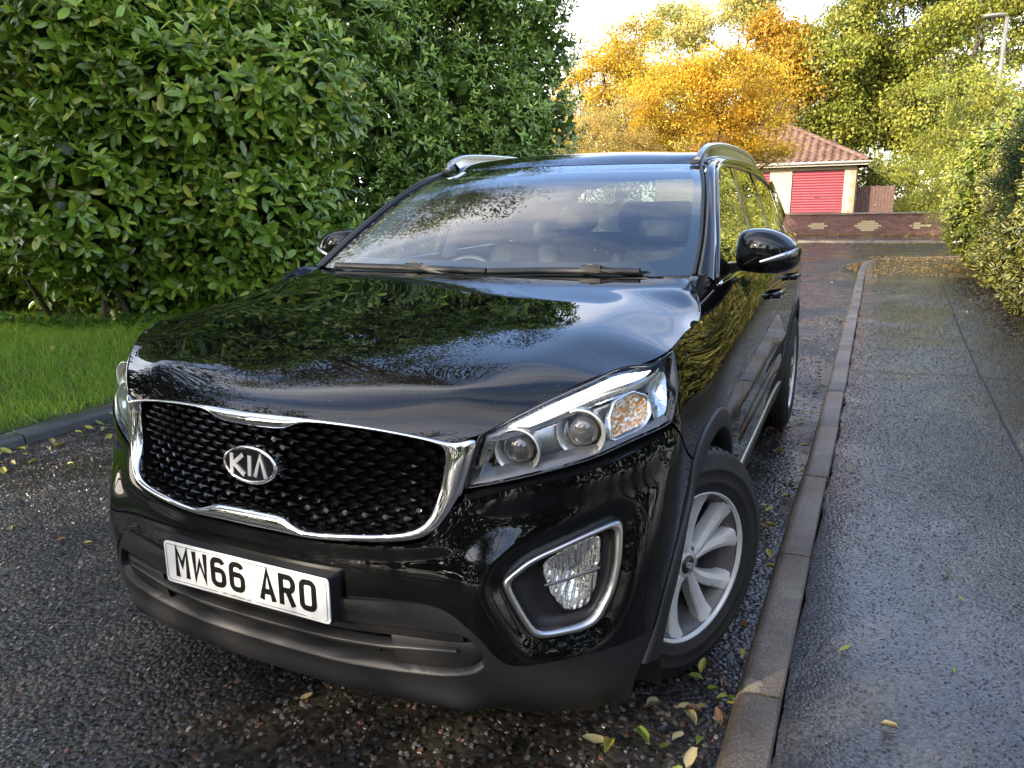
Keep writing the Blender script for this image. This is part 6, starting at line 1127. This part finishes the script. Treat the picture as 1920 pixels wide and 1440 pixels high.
for nm, lb, bs, h, rr, cs, sd_, nl_ in (
    ('birch_tree', 'pale yellow green tall tree rising behind the orange tree', (-6.0, 46, 0), 14.5, 3.0, PT, 84, 30000),
    ('maple_tree', 'orange and yellow tree crown beside the tall pale tree', (-3.0, 40, 0), 10.6, 1.5, [(.46, .25, .02), (.38, .22, .03), (.28, .22, .03)], 85, 12000),
    ('sycamore_tree', 'broad yellow green tree directly behind the garage', (-.6, 41, 0), 13, 2.7, YG, 86, 30000),
    ('lime_tree', 'tall green tree to the right of the garage roof', (2.9, 42, 0), 13.5, 2.6, YG, 87, 28000),
    ('oak_tree', 'dark green tree showing bare limbs left of the street lamp', (5.2, 40, 0), 12.5, 2.3, DG, 88, 17000),
    ('poplar_tree', 'yellow green tree behind the street lamp at the right edge', (8.2, 38, 0), 12.5, 2.6, YG, 89, 24000),
    ('willow_tree', 'pale olive tree between the golden and the green trees', (-11.8, 50, 0), 11.0, 3.0, PT, 90, 16000)):
    q_ = np.random.default_rng(sd_); x, y, _ = bs
    low = .30 if nm not in ('maple_tree',) else .62
    tree(nm, lb, bs, h, [((x+q_.normal(0, rr*.55), y+q_.normal(0, rr*.4), h*(low+(.92-low)*k/8)), (rr*q_.uniform(.45, .7), rr*q_.uniform(.45, .7), rr*q_.uniform(.38, .52))) for k in range(9)], int(nl_*1.7), .17, cs, sd_+100, .22, 260, .42, group='trees beyond the garages', lw=.6)
for i, (x, y, h, cs, lb) in enumerate(((3.2, 34.5, 2.9, DG, 'green bush rising behind the brown fence'), (4.6, 38.5, 2.6, DG, 'dark bush behind the grey picket fence'), (1.9, 38, 3.2, DG, 'dark green bush between garage and trees'), (6.6, 33, 3.2, YG, 'yellow green bush at the right end of the brick wall'), (4.1, 21.5, 4.3, YG, 'sunlit yellow green tree overhanging the right footpath'), (5.6, 27, 4.6, YG, 'yellow green bushy tree behind the street lamp foot'), (-8.6, 27, 3.6, DG, 'green bush left of the garage by the junction'), (-12, 33, 5, YG, 'yellow green bush far left beyond the junction'), (-8.6, 9.6, 6.0, SH, 'dense green bush behind the laurel hedge'), (-7.2, 13.2, 6.4, SH, 'dense green bush behind the far end of the hedge'), (-11.5, 8.5, 6.0, SH, 'dense green bush behind the left end of the hedge'))):
    q_ = np.random.default_rng(120+i); w_ = h*.30; tree('bush', lb, (x, y, 0), h, [((x+q_.normal(0, w_*.5), y+q_.normal(0, w_*.3), h*(.28+.62*k/5)), (w_*.75, w_*.75, h*.17)) for k in range(6)], 12000, .085, cs, 130+i, .06, 110, .22, group='bushes beyond the junction', cat='bush', lw=.6)

# far wood that closes the view
q_ = np.random.default_rng(401); nw_ = 90000; cx_ = q_.uniform(-42, 34, 420); ctop = 9.0+2.0*np.sin(cx_*.37)+1.3*np.sin(cx_*.91+1); cz_ = ctop*q_.random(420)**.6; k = q_.integers(0, 420, nw_)
pos = np.stack([cx_[k], 62+q_.uniform(-3, 3, nw_), np.maximum(.1, cz_[k])], 1)+q_.standard_normal((nw_, 3))*[.9, .6, .75]; pos[:, 2] = np.abs(pos[:, 2]); cc_ = pal(q_, YG+PT+DG, 420, .2); me = leaf_mesh('far_wood', pos, q_.standard_normal((nw_, 3)), q_.standard_normal((nw_, 3))+[0, -.6, .6], .34*q_.uniform(.6, 1.3, nw_), .22, cc_[k]*q_.uniform(.75, 1.2, (nw_, 1)), QUAD, TREEM); o = link(bpy.data.objects.new('far_wood', me)); tag(o, 'mass of autumn woodland filling the view beyond the garages', 'wood', kind='stuff')
# ------------------------------------------------------------------ fallen leaves
LEAFT = tmpl_laurel(.12, -.10, (.75, 1., .7)); FALL = m_leaf('fallen_leaf', .38, .15, (.35, .30, .10), .5)
fcol = {'yellow': (.34, .30, .045), 'green': (.16, .22, .035), 'brown': (.16, .075, .03), 'orange': (.36, .14, .03), 'pale': (.36, .31, .16)}
fmesh = {}
for kx_, c in fcol.items():
    for v in range(3):
        tm = tmpl_laurel(.06+.10*v, [-.22, .12, -.08][v], [(.75, 1., .7), (.6, .95, .85), (.9, 1., .55)][v]); fmesh[kx_, v] = leaf_mesh('fallen_leaf', np.zeros((1, 3)), np.array([[0, 1., 0]]), np.array([[0, 0, 1.]]), 1., .42, np.array([c]), tm, FALL)
def where(y): return 'near the bottom edge' if y < .15 else 'in front of the front wheel' if y < .75 else 'beside the front wheel' if y < 1.4 else 'beside the front door' if y < 2.6 else 'beside the rear wheel' if y < 4.3 else 'behind the car'
def fall(x, y, z, L, kind, v, rz, label, group, tx=0., ty=0.):
    o = bpy.data.objects.new('fallen_leaf', fmesh[kind, v]); link(o); o.location = (x, y, z); o.scale = (L, L, L); o.rotation_euler = (tx, ty, rz); tag(o, label, 'leaf', group); return o
r_ = np.random.default_rng(77); kinds = list(fcol)
for i in range(120):      # gutter beside the right kerb
    y = .36+8.5*r_.random()**1.9; kxx = np.interp(y, KL[:, 1], KL[:, 0]); x = kxx-.02-abs(r_.normal(0, .06+.05*(y < .9))); kd_ = ['yellow', 'green', 'yellow', 'brown', 'pale'][r_.integers(0, 5)]
    fall(x, y, .014+.012*r_.random(), r_.uniform(.028, .062)+.012*(y < .8), kd_, int(r_.integers(0, 3)), r_.uniform(0, 6.28), kd_+' fallen leaf in the right gutter '+where(y), 'fallen leaves in the right gutter', r_.normal(0, .16), r_.normal(0, .16))
for i in range(70):      # gutter on the left
    L_ = r_.uniform(.045, .095); y = 1.0+2.6*r_.random(); x = np.interp(y, [0, 2, 4], [-3.40, -3.43, -3.52])+.05+abs(r_.normal(0, .14)); kd_ = ['yellow', 'green', 'yellow', 'pale'][r_.integers(0, 4)]
    fall(x, y, .014+.012*r_.random(), L_, kd_, int(r_.integers(0, 3)), r_.uniform(0, 6.28), ['small ', 'long '][int(L_ > .07)]+kd_+' fallen leaf below the left kerb', 'fallen leaves in the left gutter', r_.normal(0, .3), r_.normal(0, .3))
for i in range(46):      # scattered over the road
    x, y = r_.uniform(-3.2, 1.0), -.45+3.4*r_.random()**1.3; kd_ = kinds[r_.integers(0, 5)]
    fall(x, y, .012, r_.uniform(.022, .055), kd_, int(r_.integers(0, 3)), r_.uniform(0, 6.28), kd_+' fallen leaf on the road '+('under the front of the car' if x > -1 and y > .35 else 'left of the car' if x < -1 else 'in front of the number plate' if x < .3 else 'in front of the fog lamp'), 'fallen leaves on the road', r_.normal(0, .2), r_.normal(0, .2))
for i in range(16):      # on the footpath
    x, y = r_.uniform(1.25, 2.3), .2+4*r_.random()**1.5; kd_ = ['yellow', 'pale', 'green'][r_.integers(0, 3)]
    fall(x, y, .102+.02*min(1, max(0, (x-1.2)/12.8*9)), r_.uniform(.02, .05), kd_, int(r_.integers(0, 3)), r_.uniform(0, 6.28), kd_+' fallen leaf on the footpath '+('close to the kerb' if x < 1.6 else 'away from the kerb'), 'fallen leaves on the footpath', r_.normal(0, .15), r_.normal(0, .15))
# litter too small to count: junction corner and foot of the wall
def litter(name, n, fx, label, cols, L, seed):
    q_ = np.random.default_rng(seed); p_ = fx(q_, n); me = leaf_mesh(name, p_, np.concatenate([q_.standard_normal((n, 2)), q_.normal(0, .15, (n, 1))], 1), np.tile([0, 0, 1.], (n, 1))+q_.normal(0, .2, (n, 3)), L*q_.uniform(.6, 1.2, n), L*.55, pal(q_, cols, n, .2), QUAD, FALL); o = link(bpy.data.objects.new(name, me)); tag(o, label, 'leaf litter', kind='stuff'); return o
LC = [(.40, .22, .03), (.30, .20, .04), (.36, .28, .06), (.20, .12, .04)]
litter('leaf_litter', 2200, lambda q_, n: np.stack([q_.uniform(-6, 5, n), 29.02-np.abs(q_.normal(0, .35, n)), np.full(n, .112)], 1), 'orange leaf litter along the foot of the brick wall', LC, .08, 5)
litter('leaf_litter', 900, lambda q_, n: np.stack([q_.uniform(-6, 5, n), 25.35-np.abs(q_.normal(0, .25, n)), np.full(n, .012)], 1), 'orange leaf litter along the far kerb of the junction', LC, .08, 6)
litter('leaf_litter', 900, lambda q_, n: (lambda t: np.stack([np.interp(t, kd, KL[:, 0])-.06-np.abs(q_.normal(0, .12, n)), np.interp(t, kd, KL[:, 1]), np.full(n, .012)], 1))(q_.uniform(29, 33.5, n)), 'golden leaf litter round the kerb corner at the junction', LC, .06, 7)
litter('leaf_litter', 1500, lambda q_, n: np.stack([q_.uniform(1.5, 3.2, n), q_.uniform(13, 17.8, n), np.full(n, .125)], 1), 'scattered golden leaf litter on the sunlit footpath corner', LC, .055, 8)
litter('leaf_litter', 1600, lambda q_, n: np.stack([2.95-np.abs(q_.normal(0, .16, n)), q_.uniform(6.8, 13, n), np.full(n, .124)], 1), 'dark leaf litter along the foot of the holly hedge', [(.10, .07, .03), (.16, .12, .05), (.06, .05, .02)], .05, 9)
litter('leaf_litter', 1500, lambda q_, n: np.stack([q_.uniform(-3.3, 1.1, n), q_.uniform(6, 20, n), np.full(n, .008)], 1), 'fine yellow leaf litter scattered over the road behind the car', [(.26, .20, .06), (.2, .15, .05), (.3, .22, .05)], .035, 10)
o = fall(-5.1, 2.9, .24, .10, 'yellow', 0, 1.0, 'single yellow leaf lying on the grass verge', None, .2, .3)
